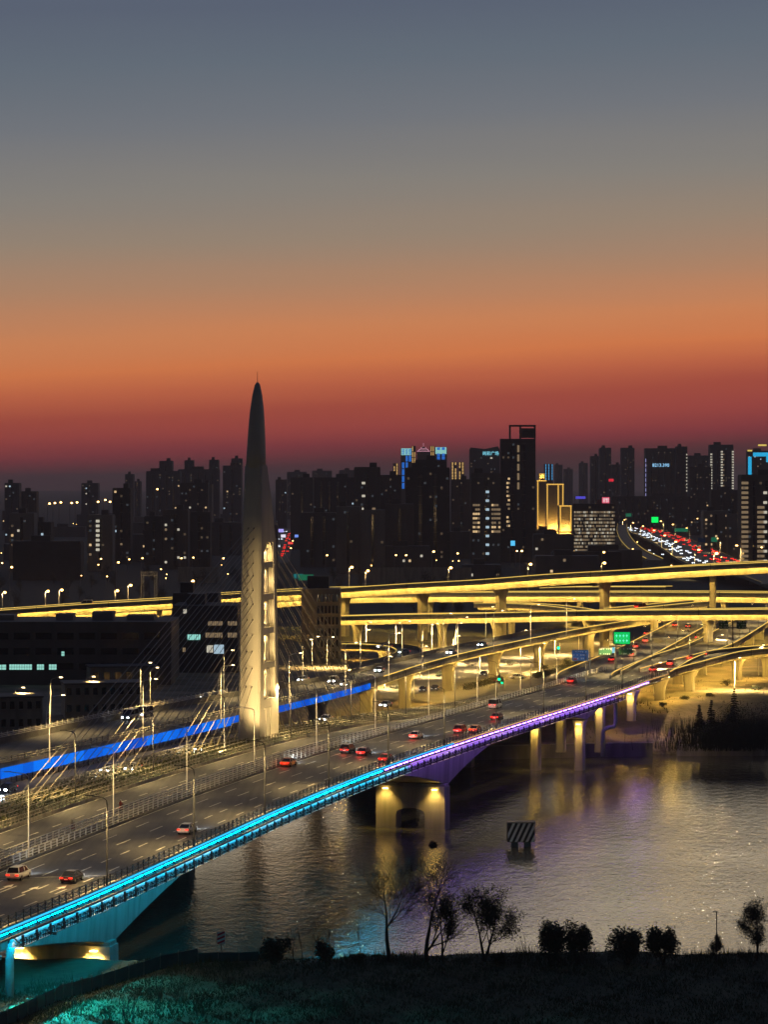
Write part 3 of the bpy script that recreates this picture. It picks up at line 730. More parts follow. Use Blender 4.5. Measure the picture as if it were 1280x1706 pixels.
# cables
anchor_rows = [882, 900, 920, 940, 961, 985, 1008, 1034, 1059, 1086, 1114, 1144]
m_cab = mat('cable_sheath', (0.33, 0.3, 0.24), .5, var=.05); m_slv = mat('cable_sleeve', (0.42, 0.35, 0.16), .45, var=.1)
cp = low(37.9); sP = s_at_y(cp, c0[1]); ca, sa = math.cos(PH), math.sin(PH)
def pyw(x, u, t_): return (c0[0] + x * ca + u * sa, c0[1] - x * sa + u * ca, 12 + t_)
for k, row in enumerate(anchor_rows):
    t_ = (1240 - row) / 8.65
    for side in (-1, 1):
        p1 = pyw(side * .55, UF(t_) - .05, t_)
        p2 = at(off(cp, -side * .75), sP - (15 + (11 - k) * 9.6))[0]
        q1 = pyw(side * .55, UR(t_) + .05, t_)
        q2 = at(off(cp, -side * .75), sP + (14 + (11 - k) * 6.1))[0]
        for a_, b_ in ((p1, p2), (q1, q2)):
            mb = MB(); mb.tube([a_, (b_[0], b_[1], b_[2] + .3)], .06, 5); c_ = wpart('stay_cable', mb, m_cab, CB)
            v = (Vector(a_) - Vector(b_)).normalized(); e_ = Vector(b_) + v * 4.0
            mb = MB(); mb.tube([b_, e_], .10, 6); wpart('cable_sleeve', mb, m_slv, c_, root=CB)
            mb = MB(); mb.tube([Vector(a_) - (Vector(a_) - Vector(b_)).normalized() * .5, a_], .13, 6); wpart('anchor_socket', mb, m_concd, c_, root=CB)

# ------------------------------------------------------------------ interchange
def P_led(pts, dz=-1.1, step=6.0):
    return spline([(XD(px, y), y, ZD(py, y) + dz) for px, py, y in pts], step)
V1 = P_led([(-60, 1020, 1000), (0, 1016, 1000), (140, 1006, 1000), (283, 997.5, 1002), (365, 990, 1003), (500, 983, 1006), (568, 979, 1008), (675, 972, 985), (800, 965, 955), (915, 956, 930), (1040, 949, 910), (1155, 942, 902), (1280, 936, 898), (1400, 931, 896)])
viaduct('upper_viaduct', 'topmost gold-lit viaduct sweeping across the whole interchange', V1, 16, [s_at_px(V1, p) for p in (60, 180, 265, 420, 560, 678, 808, 985, 1185, 1330)], gd=2.9, pierw=3.0)
V2 = P_led([(60, 1020, 1090), (283, 1009, 1080), (420, 999, 1070), (568, 989.5, 1060), (700, 987, 1040), (821, 986, 1015), (940, 985.7, 990), (1040, 985.7, 972), (1180, 986, 958), (1280, 987, 950), (1400, 988, 940)])
viaduct('middle_viaduct', 'gold-lit viaduct crossing just under the topmost one', V2, 12, [s_at_px(V2, p) for p in (210, 300, 560, 700, 835, 1003, 1200, 1310)], gd=2.8)
V3 = P_led([(505, 1027, 990), (568, 1025.7, 975), (675, 1023, 955), (800, 1021, 925), (915, 1018, 893), (1040, 1016, 866), (1155, 1015, 846), (1280, 1014, 830), (1400, 1012, 818)])
viaduct('lower_viaduct', 'lowest of the three long gold-lit viaducts, passing over the branching ramps', V3, 11, [s_at_px(V3, p) for p in (578, 718, 808, 962, 1165, 1320)], gd=2.5, pierw=2.8)
V4 = P_led([(790, 1004, 1015), (850, 1004.5, 1005), (905, 1008, 985), (940, 1012, 965), (962, 1016, 945), (966, 1018, 930)], step=4)
viaduct('curved_slip_ramp', 'short curved slip ramp between the middle and lowest viaducts', V4, 7, [s_at_px(V4, 830)], gd=1.8)
V5 = P_led([(900, 979, 1120), (935, 977.5, 1110), (1000, 977, 1100), (1068, 977, 1090), (1110, 977, 1085)])
viaduct('distant_ramp', 'short lit ramp glimpsed behind the right part of the topmost viaduct', V5, 8, [20, 50], gd=1.6)
V6 = P_led([(1040, 1014.5, 905), (1085, 1010, 915), (1145, 1004, 925), (1190, 1000, 935)])
viaduct('truck_ramp', 'small ramp with a red-lit truck seen between the two lower viaducts', V6, 9, [20], gd=1.6)
# loop ramp curling under the lower viaduct
LP = spline([W(540, 1079, 9), W(570, 1077.5, 9), W(609, 1078, 9), W(644, 1081, 9), W(659, 1086, 9), W(661, 1091, 9), W(650, 1097, 9), W(620, 1105, 9.6), W(580, 1113, 10.5)], 3.0)
viaduct('loop_ramp', 'tight loop ramp with a gold inner wall left of the interchange', LP, 8, [20, 55], gd=1.6, far_led=False)

# ramps that the near bridge splits into
R1 = spline([(58, 690, 12.03), W(1030, 1122, 12.03), W(1096, 1092, 12.03), W(1159, 1057, 12.03), (118, 965, 12.03), (132, 1035, 12.03)], 4.0)
viaduct('left_branch_ramp', 'left branch of the bridge road running straight under the viaducts', R1, 14, even(R1, 60, 38), gd=1.9, ground=4.3)
R2b = spline([(74.5, 703, 12.015), W(1160, 1100, 12.015), W(1223, 1076, 12.015), W(1280, 1041, 12.015), (150, 1015, 12.015)], 4.0)
viaduct('middle_branch_ramp', 'middle branch ramp with braking cars right of the green display', R2b, 13, even(R2b, 70, 38), gd=1.9)
R2 = spline([(76.0, 711, 12.045), (81.5, 727, 12.045), (87.2, 742, 12.1), (95.5, 763, 12.3), (103.5, 781, 12.5), (113, 794, 12.6), (126, 806, 12.6), (142, 815, 12.6)], 3.0)
viaduct('curving_ramp', 'ramp curving off to the right over the sandy bank', R2, 9, [s_at_px(R2, p) for p in (1128, 1176, 1252, 1300)], gd=2.0, pierw=2.6)
RR2 = [o for o in COL.objects if o.name == 'curving_ramp'][0]
strip(RR2, R2, .6, 1.6, -.80, -.77, emi('gold_added_glow', GOLD, 18.0), 'added_glow_strip')  # added glowing strip under the deck, for gold reflections in the water
R3 = spline([W(1180, 1130, 6.5), W(1200, 1112, 7.2), W(1240, 1098, 8), W(1290, 1090, 8.5)], 4)

# low ground roads under the interchange
mb = MB(); poly = [(640, 1165), (760, 1172), (860, 1152), (960, 1118), (1020, 1090), (1000, 1070), (900, 1072), (800, 1080), (700, 1100), (620, 1135)]
mb.add([W(a_, b_, 4.75) for a_, b_ in poly], [tuple(range(len(poly)))]); struct('ground_road', mb, mat('ground_road_surface', (0.16, 0.145, 0.12), .8, var=.3, scale=.08))
mb = MB(); poly = [(700, 1092), (790, 1078), (880, 1072), (880, 1078), (800, 1088), (720, 1104)]
mb.add([W(a_, b_, 4.83) for a_, b_ in poly], [tuple(range(len(poly)))]); struct('service_road', mb, m_asph2)

# quay walls
def wall(name, label, pts, h, th, m=m_concd):
    o = thing(name, label, 'wall', pts[0]); b_ = MB()
    L_ = lens(pts)[-1]; n_ = max(1, int(L_ / 9))
    for i in range(n_):
        a_, hd = at(pts, L_ * i / n_ + .03); c_, _ = at(pts, L_ * (i + 1) / n_ - .03)
        b_ = MB(); b_.bar((a_[0], a_[1], a_[2] + h / 2), (c_[0], c_[1], c_[2] + h / 2), th, h); wpart('wall_panel', b_, m, o)
    b_ = MB(); b_.sweep([(p[0], p[1], p[2] + h) for p in pts], [(-th * .6, .004), (-th * .6, .2), (th * .6, .2), (th * .6, .004)]); wpart('coping', b_, m_conc, o)
    return o
wall('quay_wall', 'pale concrete quay wall along the far right bank', spline([(72, 663.5, -6), (100, 664, -6), (160, 664.5, -6), (220, 665, -6)], 6), 3.6, .7, m_conc)
wall('abutment_wall', 'dark river wall behind the bridge columns', spline([(20, 653, -6), (45, 660, -6), (66, 663, -6)], 6), 4.2, .8)

# ------------------------------------------------------------------ lamps
def lamp_proto(kind, diff=True):
    root = thing('street_lamp', None, 'street lamp'); H, arm, side, pole_m, power = kind
    b_ = MB(); b_.tube([(0, 0, 0), (0, 0, .9), (0, 0, .95), (0, 0, H - 1.0)], [.16, .16, .12, .07], 8); part('pole', b_, pole_m, root, True)
    b_ = MB(); b_.tube([(0, 0, H - 1.1), (side * .06, 0, H - .5), (side * .5, 0, H - .15), (side * arm, 0, H + .05)], [.07, .065, .055, .05], 6); part('arm', b_, pole_m, root, True)
    b_ = MB(); x = side * (arm + .35)
    b_.loft([[(x - .55, -.12, H - .02), (x + .55, -.1, H + .06), (x + .55, .1, H + .06), (x - .55, .12, H - .02)], [(x - .5, -.17, H + .1), (x + .5, -.13, H + .14), (x + .5, .13, H + .14), (x - .5, .17, H + .1)]])
    hd = part('lamp_head', b_, pole_m, root)
    if diff: b_ = MB(); b_.quad((x - .45, -.09, H - .014), (x - .45, .09, H - .014), (x + .45, .08, H + .038), (x + .45, -.08, H + .038)); part('diffuser', b_, emi('lamp_diffuser', (1, .7, .28), 34, False), hd)
    if power:
        light('SPOT', 'lamp_light', (x, 0, H - .12), power, WARM, root, 140, 1.0, radius=.25)
    return root
def place(proto, used, loc, heading, label, group):
    o = proto if not used else copy_tree(proto)
    o.location = loc; o.rotation_euler = (0, 0, -heading); o['label'] = label; o['group'] = group
    return o
def lamp_row(proto, path, s0, step, n, what, group):
    for i in range(n):
        s_ = s0 + step * i
        if s_ > lens(path)[-1]: break
        p, h = at(path, s_)
        place(proto, i > 0, p, h, f'{ORD[i]} {what}', group)
K1 = lamp_proto((11.0, 2.0, -1, m_black, 15000), False)
pN = off(S, .12, .18); lamp_row(K1, pN, s_at_px(pN, 178) - 111, 37, 14, 'black lamp post from the left on the near bridge railing', 'lamps on the near railing')
K2 = lamp_proto((12.5, 2.6, -1, m_white, 6500), False)
pG = low(19.6, .0); lamp_row(K2, [(p[0], p[1], 10.6 if p[1] < 500 else p[2]) for p in pG], s_at_px(pG, 47) - 72, 36, 12, 'white lamp post from the left between the two bridges', 'white lamps between the bridges')
K2b = lamp_proto((11.0, 1.6, -1, m_black, 17000), False)
pC = low(32.6, .45); lamp_row(K2b, pC, s_at_px(pC, 125) - 74, 37, 12, 'black lamp post from the left beside the planted strip', 'lamps beside the planted strip')
K3 = lamp_proto((11.5, 2.2, 1, m_white, 9000))
b_ = MB(); b_.tube([(-.05, 0, 6.2), (-.7, 0, 6.6), (-.55, 0, 8.6), (-.05, 0, 10.3)], .05, 5); b_.bar((-.6, 0, 7.4), (0, 0, 7.8), .06); b_.bar((-.6, 0, 8.3), (0, 0, 8.7), .06); part('ornament_bracket', b_, m_white, K3)
b_ = MB(); b_.box((2.6, 0, 11.62), (.5, .3, .1)); part('lamp_glow', b_, e_lamp, K3)
pG3 = off(G, -.45, -.4); lamp_row(K3, pG3, s_at_px(pG3, 82), 40, 11, 'white ornate lamp post from the left in front of the blue-edged road', 'ornate lamps by the blue fascia')
K3b = lamp_proto((10.5, 1.8, 1, m_grey, 13000))
b_ = MB(); b_.box((2.15, 0, 10.62), (.6, .3, .1)); part('lamp_glow', b_, e_lamp, K3b)
pGf = [(p[0] - math.cos(.3) * (gw(i) + .25), p[1] + math.sin(.3) * (gw(i) + .25), p[2]) for i, p in enumerate(G)]
lamp_row(K3b, pGf, 40, 44, 12, 'grey lamp post from the left on the far edge of the blue-edged road', 'lamps on the far edge of the blue-edged road')
# amber lamps of the city: pole, arm and bright globe
def amber_proto(H, power=0):
    root = thing('city_lamp', None, 'street lamp')
    b_ = MB(); b_.tube([(0, 0, 0), (0, 0, H)], [.2, .12], 6); part('pole', b_, m_grey, root)
    b_ = MB(); b_.tube([(0, 0, H - .3), (.9, 0, H + .1)], .08, 5); part('arm', b_, m_grey, root)
    b_ = MB(); r_ = .55
    b_.loft([[(1.0 + r_ * math.sin(a_) * math.cos(k * math.pi / 4), r_ * math.sin(a_) * math.sin(k * math.pi / 4), H + r_ * .75 * math.cos(a_)) for k in range(8)] for a_ in (2.9, 2.4, 1.9, 1.4, .9, .3)])
    part('lamp_globe', b_, e_amber, root, True)
    if power: light('POINT', 'lamp_light', (1.0, 0, H - .6), power, (1, .66, .28), root, radius=.3)
    return root
A1 = amber_proto(10.0); A2 = amber_proto(16.0); A3 = amber_proto(9.5, 6500)
i = 0
for px, hr, y in ((38, 936, 1725), (67, 934, 1730), (138, 934, 1725), (147, 935, 1790), (168, 931, 1740), (215, 932, 1725), (237, 930, 1715), (302, 930, 1715), (322, 929, 1715), (52, 906, 2200), (89, 904, 2250), (230, 901, 2200), (371, 896, 2250), (545, 925, 1650), (677, 925, 1600), (763, 922, 1610), (862, 918, 1640), (100, 936, 1850), (3, 938, 1750),
                  (1055, 915, 1750), (1180, 876, 2300), (1253, 908, 1750), (1270, 912, 1700), (1240, 902, 1900), (700, 883, 2100), (497, 886, 2500), (660, 925, 1700), (1152, 833, 3400), (1137, 846, 3200), (1163, 864, 2700)):
    z = ZD(hr, y); o = place(A1, i > 0, (XD(px, y) - 1, y, z - 10.0), 0, f'{ORD[i % 20]} amber city lamp {"far left" if px < 400 else "mid distance" if px < 900 else "far right"} beyond the topmost viaduct, row {"one" if i < 20 else "two"}', 'amber lamps in the city'); i += 1
i = 0
for px, hr, y in ((19, 945, 1300), (197, 937, 1330), (372, 930, 1330), (723, 919, 1290), (1007, 920, 1300), (870, 918, 1300)):
    z = ZD(hr, y); place(A2, i > 0, (XD(px, y) - 1, y, z - 16), 0, f'{ORD[i]} tall amber mast lamp from the left behind the topmost viaduct', 'tall mast lamps'); i += 1
i = 0
for px, hr in ((3, 987), (75, 985), (98, 983), (191, 984), (213, 975), (317, 968), (582, 945), (609, 951), (747, 946), (880, 940), (1003, 938), (1190, 922)):
    pth = off(V1, 16.2); p, h = at(pth, s_at_px(pth, px)); place(A3, i > 0, (p[0], p[1], ZD(hr, p[1]) - 9.5), 0, f'{ORD[i]} amber lamp from the left on the topmost viaduct', 'amber lamps on the topmost viaduct'); i += 1
A4 = amber_proto(12.0); A4.scale = (1.9, 1.9, 1.9)
for i, (px, hr, y) in enumerate(((82, 839, 2600), (91, 838, 2620), (101, 837, 2600), (119, 838, 2650), (128, 837, 2640), (163, 836, 2600), (175, 833, 2620), (183, 836, 2600), (262, 815, 2900), (219, 837, 2700))):
    place(A4, i > 0, (XD(px, y) - 1.9, y, ZD(hr, y) - 22.8), 0, f'{ORD[i]} bright flood lamp from the left in the glaring row on the far left road', 'glaring lamps far left')
rl = random.Random(55)
for i in range(120):
    y = rl.uniform(1450, 3600); px = rl.choice((rl.uniform(0, 460), rl.uniform(500, 1280))); o = copy_tree(A1); sc_ = rl.uniform(.55, .8); o.scale = (sc_, sc_, sc_)
    o.location = (XD(px, y), y, 4.3); o['label'] = 'small amber lamp twinkling among the distant blocks'; o['group'] = 'small lamps among the distant blocks'
# lamps lighting the ground under the interchange
K5 = lamp_proto((9.0, 1.5, 1, m_white, 52000))
b_ = MB(); b_.box((1.85, 0, 9.14), (.6, .3, .1)); part('lamp_glow', b_, e_lamp, K5)
for i, (px, py) in enumerate(((700, 1128), (756, 1107), (800, 1118), (832, 1108), (868, 1096), (900, 1122), (690, 1165), (925, 1092), (965, 1098), (1010, 1072), (1195, 1105), (1225, 1150), (640, 1148), (1090, 1160), (1265, 1125), (760, 1082), (610, 1080), (660, 1081), (720, 1083))):
    p = W(px, py, 4.6); place(K5, i > 0, p, .4 * (i % 3), f'{ORD[i]} pale lamp post on the ground below the ramps', 'lamps below the interchange')
K6 = lamp_proto((9.5, 1.5, 1, m_grey, 26000)); b_ = MB(); b_.box((1.85, 0, 9.64), (.7, .35, .14)); part('lamp_glow', b_, e_lamp, K6)
for i, (px, py) in enumerate(((25, 1214), (143, 1192), (250, 1174), (520, 1112), (545, 1113))):
    place(K6, i > 0, W(px, py, 4.6), 0, f'{ORD[i]} amber yard lamp from the left near the low houses and corner office', 'yard lamps')
KV = lamp_proto((9.0, 1.6, -1, m_black, 16000))
i = 0
for pth, n_, label in ((R1, .1, 'left branch ramp'), (R2b, .1, 'middle branch ramp')):
    L = lens(pth)[-1]; q = off(pth, n_, .0); s_ = 15
    while s_ < L - 20:
        p, h = at(q, s_); place(KV, i > 0, p, h, f'{ORD[i]} black lamp post along the {label}', 'lamps on the branch ramps'); s_ += 34; i += 1

# ------------------------------------------------------------------ vehicles
PAINT = {'white': mat('paint_white', (.62, .6, .56), .3, var=.05), 'dark': mat('paint_dark', (.03, .028, .03), .25, var=.1, spec=.6), 'red': mat('paint_red', (.22, .02, .018), .3, var=.1),
         'silver': mat('paint_silver', (.36, .36, .37), .3, metal=.4, var=.05), 'orange': mat('paint_orange', (.6, .22, .04), .3, var=.05)}
def ring(y, w, zl, zm, zh):
    return [(-w * .86, y, zl), (-w, y, zl + .16), (-w, y, zm), (-w * .93, y, zh), (w * .93, y, zh), (w, y, zm), (w, y, zl + .16), (w * .86, y, zl)]
def cabring(y, wb, wt, zb, zt): return [(-wb, y, zb), (-wt, y, zt), (wt, y, zt), (wb, y, zb)]
CARM = {}
def car_meshes(kind):
    if kind in CARM: return CARM[kind]
    d = {}; b_ = MB()
    if kind == 'suv':
        L_, w, belt, roof = 4.65, .92, 1.02, 1.68
        b_.loft([ring(-L_ / 2, w * .9, .42, .75, .92), ring(-L_ / 2 + .15, w * .97, .32, .82, belt), ring(-.8, w, .28, .85, belt), ring(.9, w, .28, .85, belt), ring(1.9, w * .97, .32, .78, .95), ring(L_ / 2, w * .82, .42, .62, .78)])
        c_ = [(-2.18, .8, .68, .98, 1.15), (-1.85, .83, .66, 1.0, roof - .03), (-.2, .86, .68, 1.0, roof), (.55, .86, .66, 1.0, roof - .06), (1.25, .84, .7, .99, 1.03)]
        rf = (-1.8, .5, .64, roof)
    elif kind == 'van':
        L_, w, belt, roof = 5.0, .95, 1.15, 2.1
        b_.loft([ring(-L_ / 2, w * .97, .35, 1.0, 1.15), ring(-L_ / 2 + .1, w, .3, 1.0, belt), ring(1.4, w, .3, 1.0, belt), ring(L_ / 2, w * .88, .38, .7, .9)])
        c_ = [(-2.45, .9, .84, 1.14, roof - .1), (-2.3, .92, .85, 1.14, roof), (.9, .92, .85, 1.14, roof), (1.9, .9, .8, 1.1, 1.2)]
        rf = (-2.25, .9, .84, roof)
    else:
        L_, w, belt, roof = 4.7, .9, .93, 1.45
        b_.loft([ring(-L_ / 2, w * .86, .42, .74, .9), ring(-L_ / 2 + .2, w * .95, .3, .76, .96), ring(-1.2, w, .26, .8, belt), ring(.8, w, .26, .78, belt), ring(1.8, w * .95, .3, .7, .84), ring(L_ / 2, w * .78, .4, .55, .68)])
        c_ = [(-1.75, .78, .66, .92, .96), (-.95, .82, .62, .92, roof - .04), (-.1, .84, .63, .92, roof), (.3, .84, .62, .92, roof - .03), (1.2, .82, .7, .9, .93)]
        rf = (-.98, .32, .6, roof)
    d['body'] = b_.mesh('body')
    b_ = MB(); b_.loft([cabring(*q) for q in c_]); d['cabin'] = b_.mesh('cabin', m_glassd)
    b_ = MB(); b_.loft([[(-rf[2], y, rf[3] - .05), (-rf[2] * .9, y, rf[3] + .03), (rf[2] * .9, y, rf[3] + .03), (rf[2], y, rf[3] - .05)] for y in (rf[0], rf[1])])
    for sx in (-1, 1):
        b_.bar((sx * (c_[1][2] + .02), c_[1][0], rf[3] - .06), (sx * (c_[0][1] + .02), c_[0][0], c_[0][3]), .09); b_.bar((sx * (c_[-2][2] + .02), c_[-2][0], rf[3] - .06), (sx * (c_[-1][1] + .02), c_[-1][0], c_[-1][3]), .08)
        b_.bar((sx * (c_[2][2] + .03), -.25, rf[3] - .05), (sx * (c_[2][1] + .02), -.25, belt), .08)
    d['roof'] = b_.mesh('roof')
    b_ = MB(); b_.tube([(-.11, 0, 0), (.11, 0, 0)], .34, 14); d['tyre'] = b_.mesh('tyre', m_rub)
    b_ = MB(); b_.tube([(-.125, 0, 0), (.125, 0, 0)], .2, 8); d['rim'] = b_.mesh('rim', m_grey)
    b_ = MB(); b_.box((0, 0, 0), (.46, .08, .18)); d['tail'] = b_.mesh('tail_light', e_tail)
    b_ = MB(); b_.box((0, 0, 0), (.42, .12, .22)); d['head'] = b_.mesh('headlight', e_head); d['headoff'] = b_.mesh('headlight', emi('headlight_side', (.9, .9, .85), .8, False))
    b_ = MB(); b_.box((0, 0, 0), (.46, .03, .13)); d['plate'] = b_.mesh('number_plate', m_white)
    d['L'] = L_; d['w'] = w; d['belt'] = belt
    CARM[kind] = d; return d
def car(kind, col, loc, heading, label, group=None, brake=1.0, beams=False, oncoming=False):
    d = car_meshes(kind); o = thing('car' if kind != 'van' else 'van', label, 'car' if kind != 'van' else 'van', loc, heading, group)
    for nm in ('body', 'roof'):
        me = d[nm].copy(); me.materials.clear(); me.materials.append(PAINT[col]); link(nm, me, o)
    link('cabin', d['cabin'], o)
    for sx in (-1, 1):
        for sy in (-1.4, 1.4):
            t_ = link('wheel', d['tyre'], o, (sx * (d['w'] - .1), sy, .34)); link('rim', d['rim'], t_)
        link('tail_light', d['tail'], o, (sx * d['w'] * .68, -d['L'] / 2 - .01, .78 if kind != 'van' else 1.0)); link('headlight', d['head'] if (brake == 0 or oncoming) else d['headoff'], o, (sx * d['w'] * .62, d['L'] / 2 - .06, .62))
    link('number_plate', d['plate'], o, (0, -d['L'] / 2 - .02, .62))
    if brake: light('POINT', 'brake_glow', (0, -d['L'] / 2 - .5, .8), 32 * brake, (1, .05, .03), o, radius=.4)
    if beams: light('SPOT', 'headlight_beam', (0, d['L'] / 2 + .1, .75), 4500, (.8, .9, 1.0), o, 70, .8, aim=(0, d['L'] / 2 + 11, 0), radius=.15)
    return o
def on_path(path, px, py, z, flip=False):
    p = W(px, py, z); _, h = at(path, s_at_y(path, p[1])); return p, h + (math.pi if flip else 0)
for px, py, kd, cl, lb, br in ((31, 1464, 'suv', 'white', 'white car with orange tail lights at the lower left of the bridge', .12), (120, 1469, 'sedan', 'dark', 'dark sedan with red tail lights beside the lane arrows', .6), (312, 1388, 'sedan', 'white', 'white sedan with glowing tail lights alone in mid bridge', .15),
                               (481, 1276, 'sedan', 'orange', 'orange-lit sedan hugging the white median rail', 1.2), (580, 1254, 'suv', 'dark', 'dark car behind the near lamp post, left of a red sedan', 2), (607, 1258, 'sedan', 'red', 'red-lit sedan just right of the dark car', 3),
                               (644, 1269, 'sedan', 'red', 'red-lit sedan closest to the railing by the arched pier', 3), (694, 1230, 'sedan', 'white', 'white sedan washed red by its brakes, headlights on the road', 3), (768, 1221, 'suv', 'red', 'red-lit car at the end of the cyan strip', 3),
                               (793, 1220, 'sedan', 'orange', 'car with an orange indicator at the end of the cyan strip', 1.5), (829, 1199, 'sedan', 'red', 'red-lit sedan below the white van', 3), (826, 1180, 'van', 'white', 'white van passing the end of the white median rail', .4), (954, 1138, 'sedan', 'red', 'lone red-lit sedan near the blue direction sign', 3)):
    p, h = on_path(S, px, py, 12.0); car(kd, cl, p, h, lb, 'cars leaving over the near bridge', br, True)
for i, (px, py, kd, cl) in enumerate(((1021, 1102, 'sedan', 'red'), (1054, 1094, 'van', 'white'), (1061, 1080, 'suv', 'silver'), (1077, 1070, 'sedan', 'white'), (1079, 1058, 'sedan', 'red'), (1126, 1044, 'sedan', 'red'), (1148, 1046, 'sedan', 'dark'))):
    p, h = on_path(R1, px, py, 12.03); car(kd, cl, p, h, f'{ORD[i]} car from the left on the left branch ramp', 'cars on the left branch ramp', 2.5)
for i, (px, py, kd, cl) in enumerate(((1089, 1119, 'sedan', 'red'), (1118, 1109, 'suv', 'white'), (1151, 1099, 'sedan', 'orange'), (1176, 1093, 'sedan', 'red'))):
    p, h = on_path(R2b, px, py, 12.06); car(kd, cl, p, h, f'{ORD[i]} braking car from the left on the middle branch ramp', 'cars on the middle branch ramp', 3)
for i, (px, py, cl) in enumerate(((181, 1287, 'dark'), (221, 1285, 'silver'), (336, 1252, 'dark'), (12, 1320, 'dark'), (543, 1202, 'white'), (643, 1178, 'silver'))):
    y = W(px, py, 12)[1]; z = zc(y); p, h = on_path(eN, px, py, z, True); car('sedan', cl, (p[0], p[1], p[2] + .02), h, f'{ORD[i]} oncoming car from the left on the inner road by the cables', 'oncoming cars on the inner road', 0, True)
for i, (px, py, kd) in enumerate(((216, 1199, 'van'), (240, 1194, 'van'), (505, 1136, 'sedan'), (556, 1138, 'suv'), (577, 1143, 'sedan'), (632, 1120, 'sedan'), (752, 1090, 'sedan'), (804, 1077, 'sedan'), (345, 1165, 'sedan'))):
    p, h = on_path(G, px, py, 14.5, True); car(kd, 'silver', p, h, f'{ORD[i]} oncoming vehicle from the left on the blue-edged road', 'oncoming vehicles on the blue-edged road', 0)
for i, (px, py, z, hd) in enumerate(((641, 1080, 9.05, -1.9), (672, 1089, 9.05, -2.4))): car('sedan', 'silver', W(px, py, z), hd, f'{["farther", "nearer"][i]} car with bright headlights beside the loop ramp', 'cars at the loop ramp', 0)
for i, (px, py, hd) in enumerate(((806, 1126, 3.3), (862, 1131, -1.9), (832, 1137, .4), (705, 1152, 3.3), (725, 1150, 3.3))): car('sedan', 'white' if i == 1 else 'dark', W(px, py, 4.8), hd, f'{ORD[i]} car on the lit ground road below the ramps', 'cars on the ground road', .5)
p, h = at(off(V1, 9), s_at_px(off(V1, 9), 143)); car('van', 'white', p, h + math.pi, 'white van on the topmost viaduct at far left', None, 0)
p, h = at(off(V6, 4), 14); car('van', 'red', p, h, 'red-lit truck on the small ramp between the lower viaducts', None, 6)
p, h = at(off(V5, 4), 26); car('sedan', 'red', p, h, 'red car on the short distant ramp', None, 4)

# distant traffic: simple cars with two lights each
def far_car_meshes(front):
    b_ = MB(); b_.loft([ring(-2.3, .8, .4, .75, .95), ring(-1.9, .9, .3, .8, 1.0), ring(1.6, .9, .3, .8, .95), ring(2.3, .78, .4, .6, .75)]); b_.loft([cabring(-1.6, .8, .66, .9, 1.0), cabring(-.9, .82, .62, .9, 1.5), cabring(.3, .82, .62, .9, 1.5), cabring(1.1, .8, .7, .9, .95)])
    bd = b_.mesh('body', PAINT['silver' if front else 'dark']); b_ = MB(); b_.box((0, 0, 0), (.8, .12, .6) if not front else (.72, .12, .55))
    return bd, b_.mesh('headlight' if front else 'tail_light', emi('far_headlight', (.82, .9, 1), 3.5, False) if front else emi('far_taillight', (1, .03, .02), 2.4, False))
FCM = {True: far_car_meshes(True), False: far_car_meshes(False)}
def far_car(loc, heading, front, label, group):
    bd, lm = FCM[front]; o = thing('distant_car', label, 'car', loc, heading, group); link('body', bd, o)
    for sx in (-1, 1): link('headlight' if front else 'tail_light', lm, o, (sx * .6, 2.28 if front else -2.32, .75))
J = spline([(206, 1340, 12), (212, 1500, 12), W(1192, 939, 12), W(1126, 905, 12), W(1063, 880, 12), W(1043, 870, 12)], 25)
JL = [(p[0], p[1], p[2]) for p in off(J, -19)]
viaduct('jammed_expressway', 'elevated expressway packed with headlights and tail lights at far right', JL, 38, even(JL, 60, 70), gd=2.2, wash=False, far_led=True)
rj = random.Random(5)
LJ = lens(J)[-1]
for k in range(130):
    s_ = 130 + (LJ - 160) * rj.random() ** 1.15; n_ = rj.choice((3.5, 7, 10.5, 14)); p, h = at(off(J, n_), s_); far_car((p[0], p[1], p[2]), h + math.pi, True, 'distant car with white headlights in the expressway jam', 'oncoming cars in the jam')
for k in range(150):
    s_ = 130 + (LJ - 160) * rj.random() ** 1.1; n_ = rj.choice((-3.5, -7, -10.5, -14, -17)); p, h = at(off(J, n_), s_); far_car((p[0], p[1], p[2]), h, False, 'distant car with red tail lights in the expressway jam', 'leaving cars in the jam')
ST = spline([(-78, 1950, 4.6), (-88, 2300, 4.6), (-103, 2800, 4.6), (-118, 3400, 4.6)], 40)
mb = MB(); mb.sweep(ST, [(-9, 0), (9, 0), (9, .15), (-9, .15)]); struct('far_street', mb, m_asph2)
for k in range(44):
    fr = k % 3 == 0; n_ = rj.choice((2.5, 6)) if fr else rj.choice((-2.5, -6)); p, h = at(off(ST, n_), rj.uniform(120, 1350)); far_car((p[0], p[1], p[2] + .16), h + (math.pi if fr else 0), fr, 'distant car in the street left of the pylon cables' if fr else 'distant red-lit car in the street right of the pylon', 'cars in the far street' + (' coming' if fr else ' leaving'))
for i in range(9):
    p, h = at(off(ST, 9.5 if i % 2 else -9.5), 60 + 130 * i); o = copy_tree(A1); o.location = p; o.scale = (.9, .9, .9); o['label'] = f'{ORD[i]} amber lamp from the front along the red-lit street right of the pylon'; o['group'] = 'lamps along the far street'
SV = spline([W(1055, 925, 6), W(1090, 920, 6), W(1130, 918, 6)], 20)
for k, (px, py) in enumerate(((1082, 918), (1088, 924), (1096, 910), (1104, 925), (1120, 921), (1068, 930), (1055, 905), (1062, 912))): far_car(W(px, py, 5), math.pi - .1, True, f'{ORD[k]} oncoming car on the frontage road under the expressway', 'cars on the frontage road')
JR = P_led([(1030, 872, 2900), (1029, 884, 2500), (1036, 900, 2150), (1052, 916, 1850), (1078, 930, 1600)], step=25)
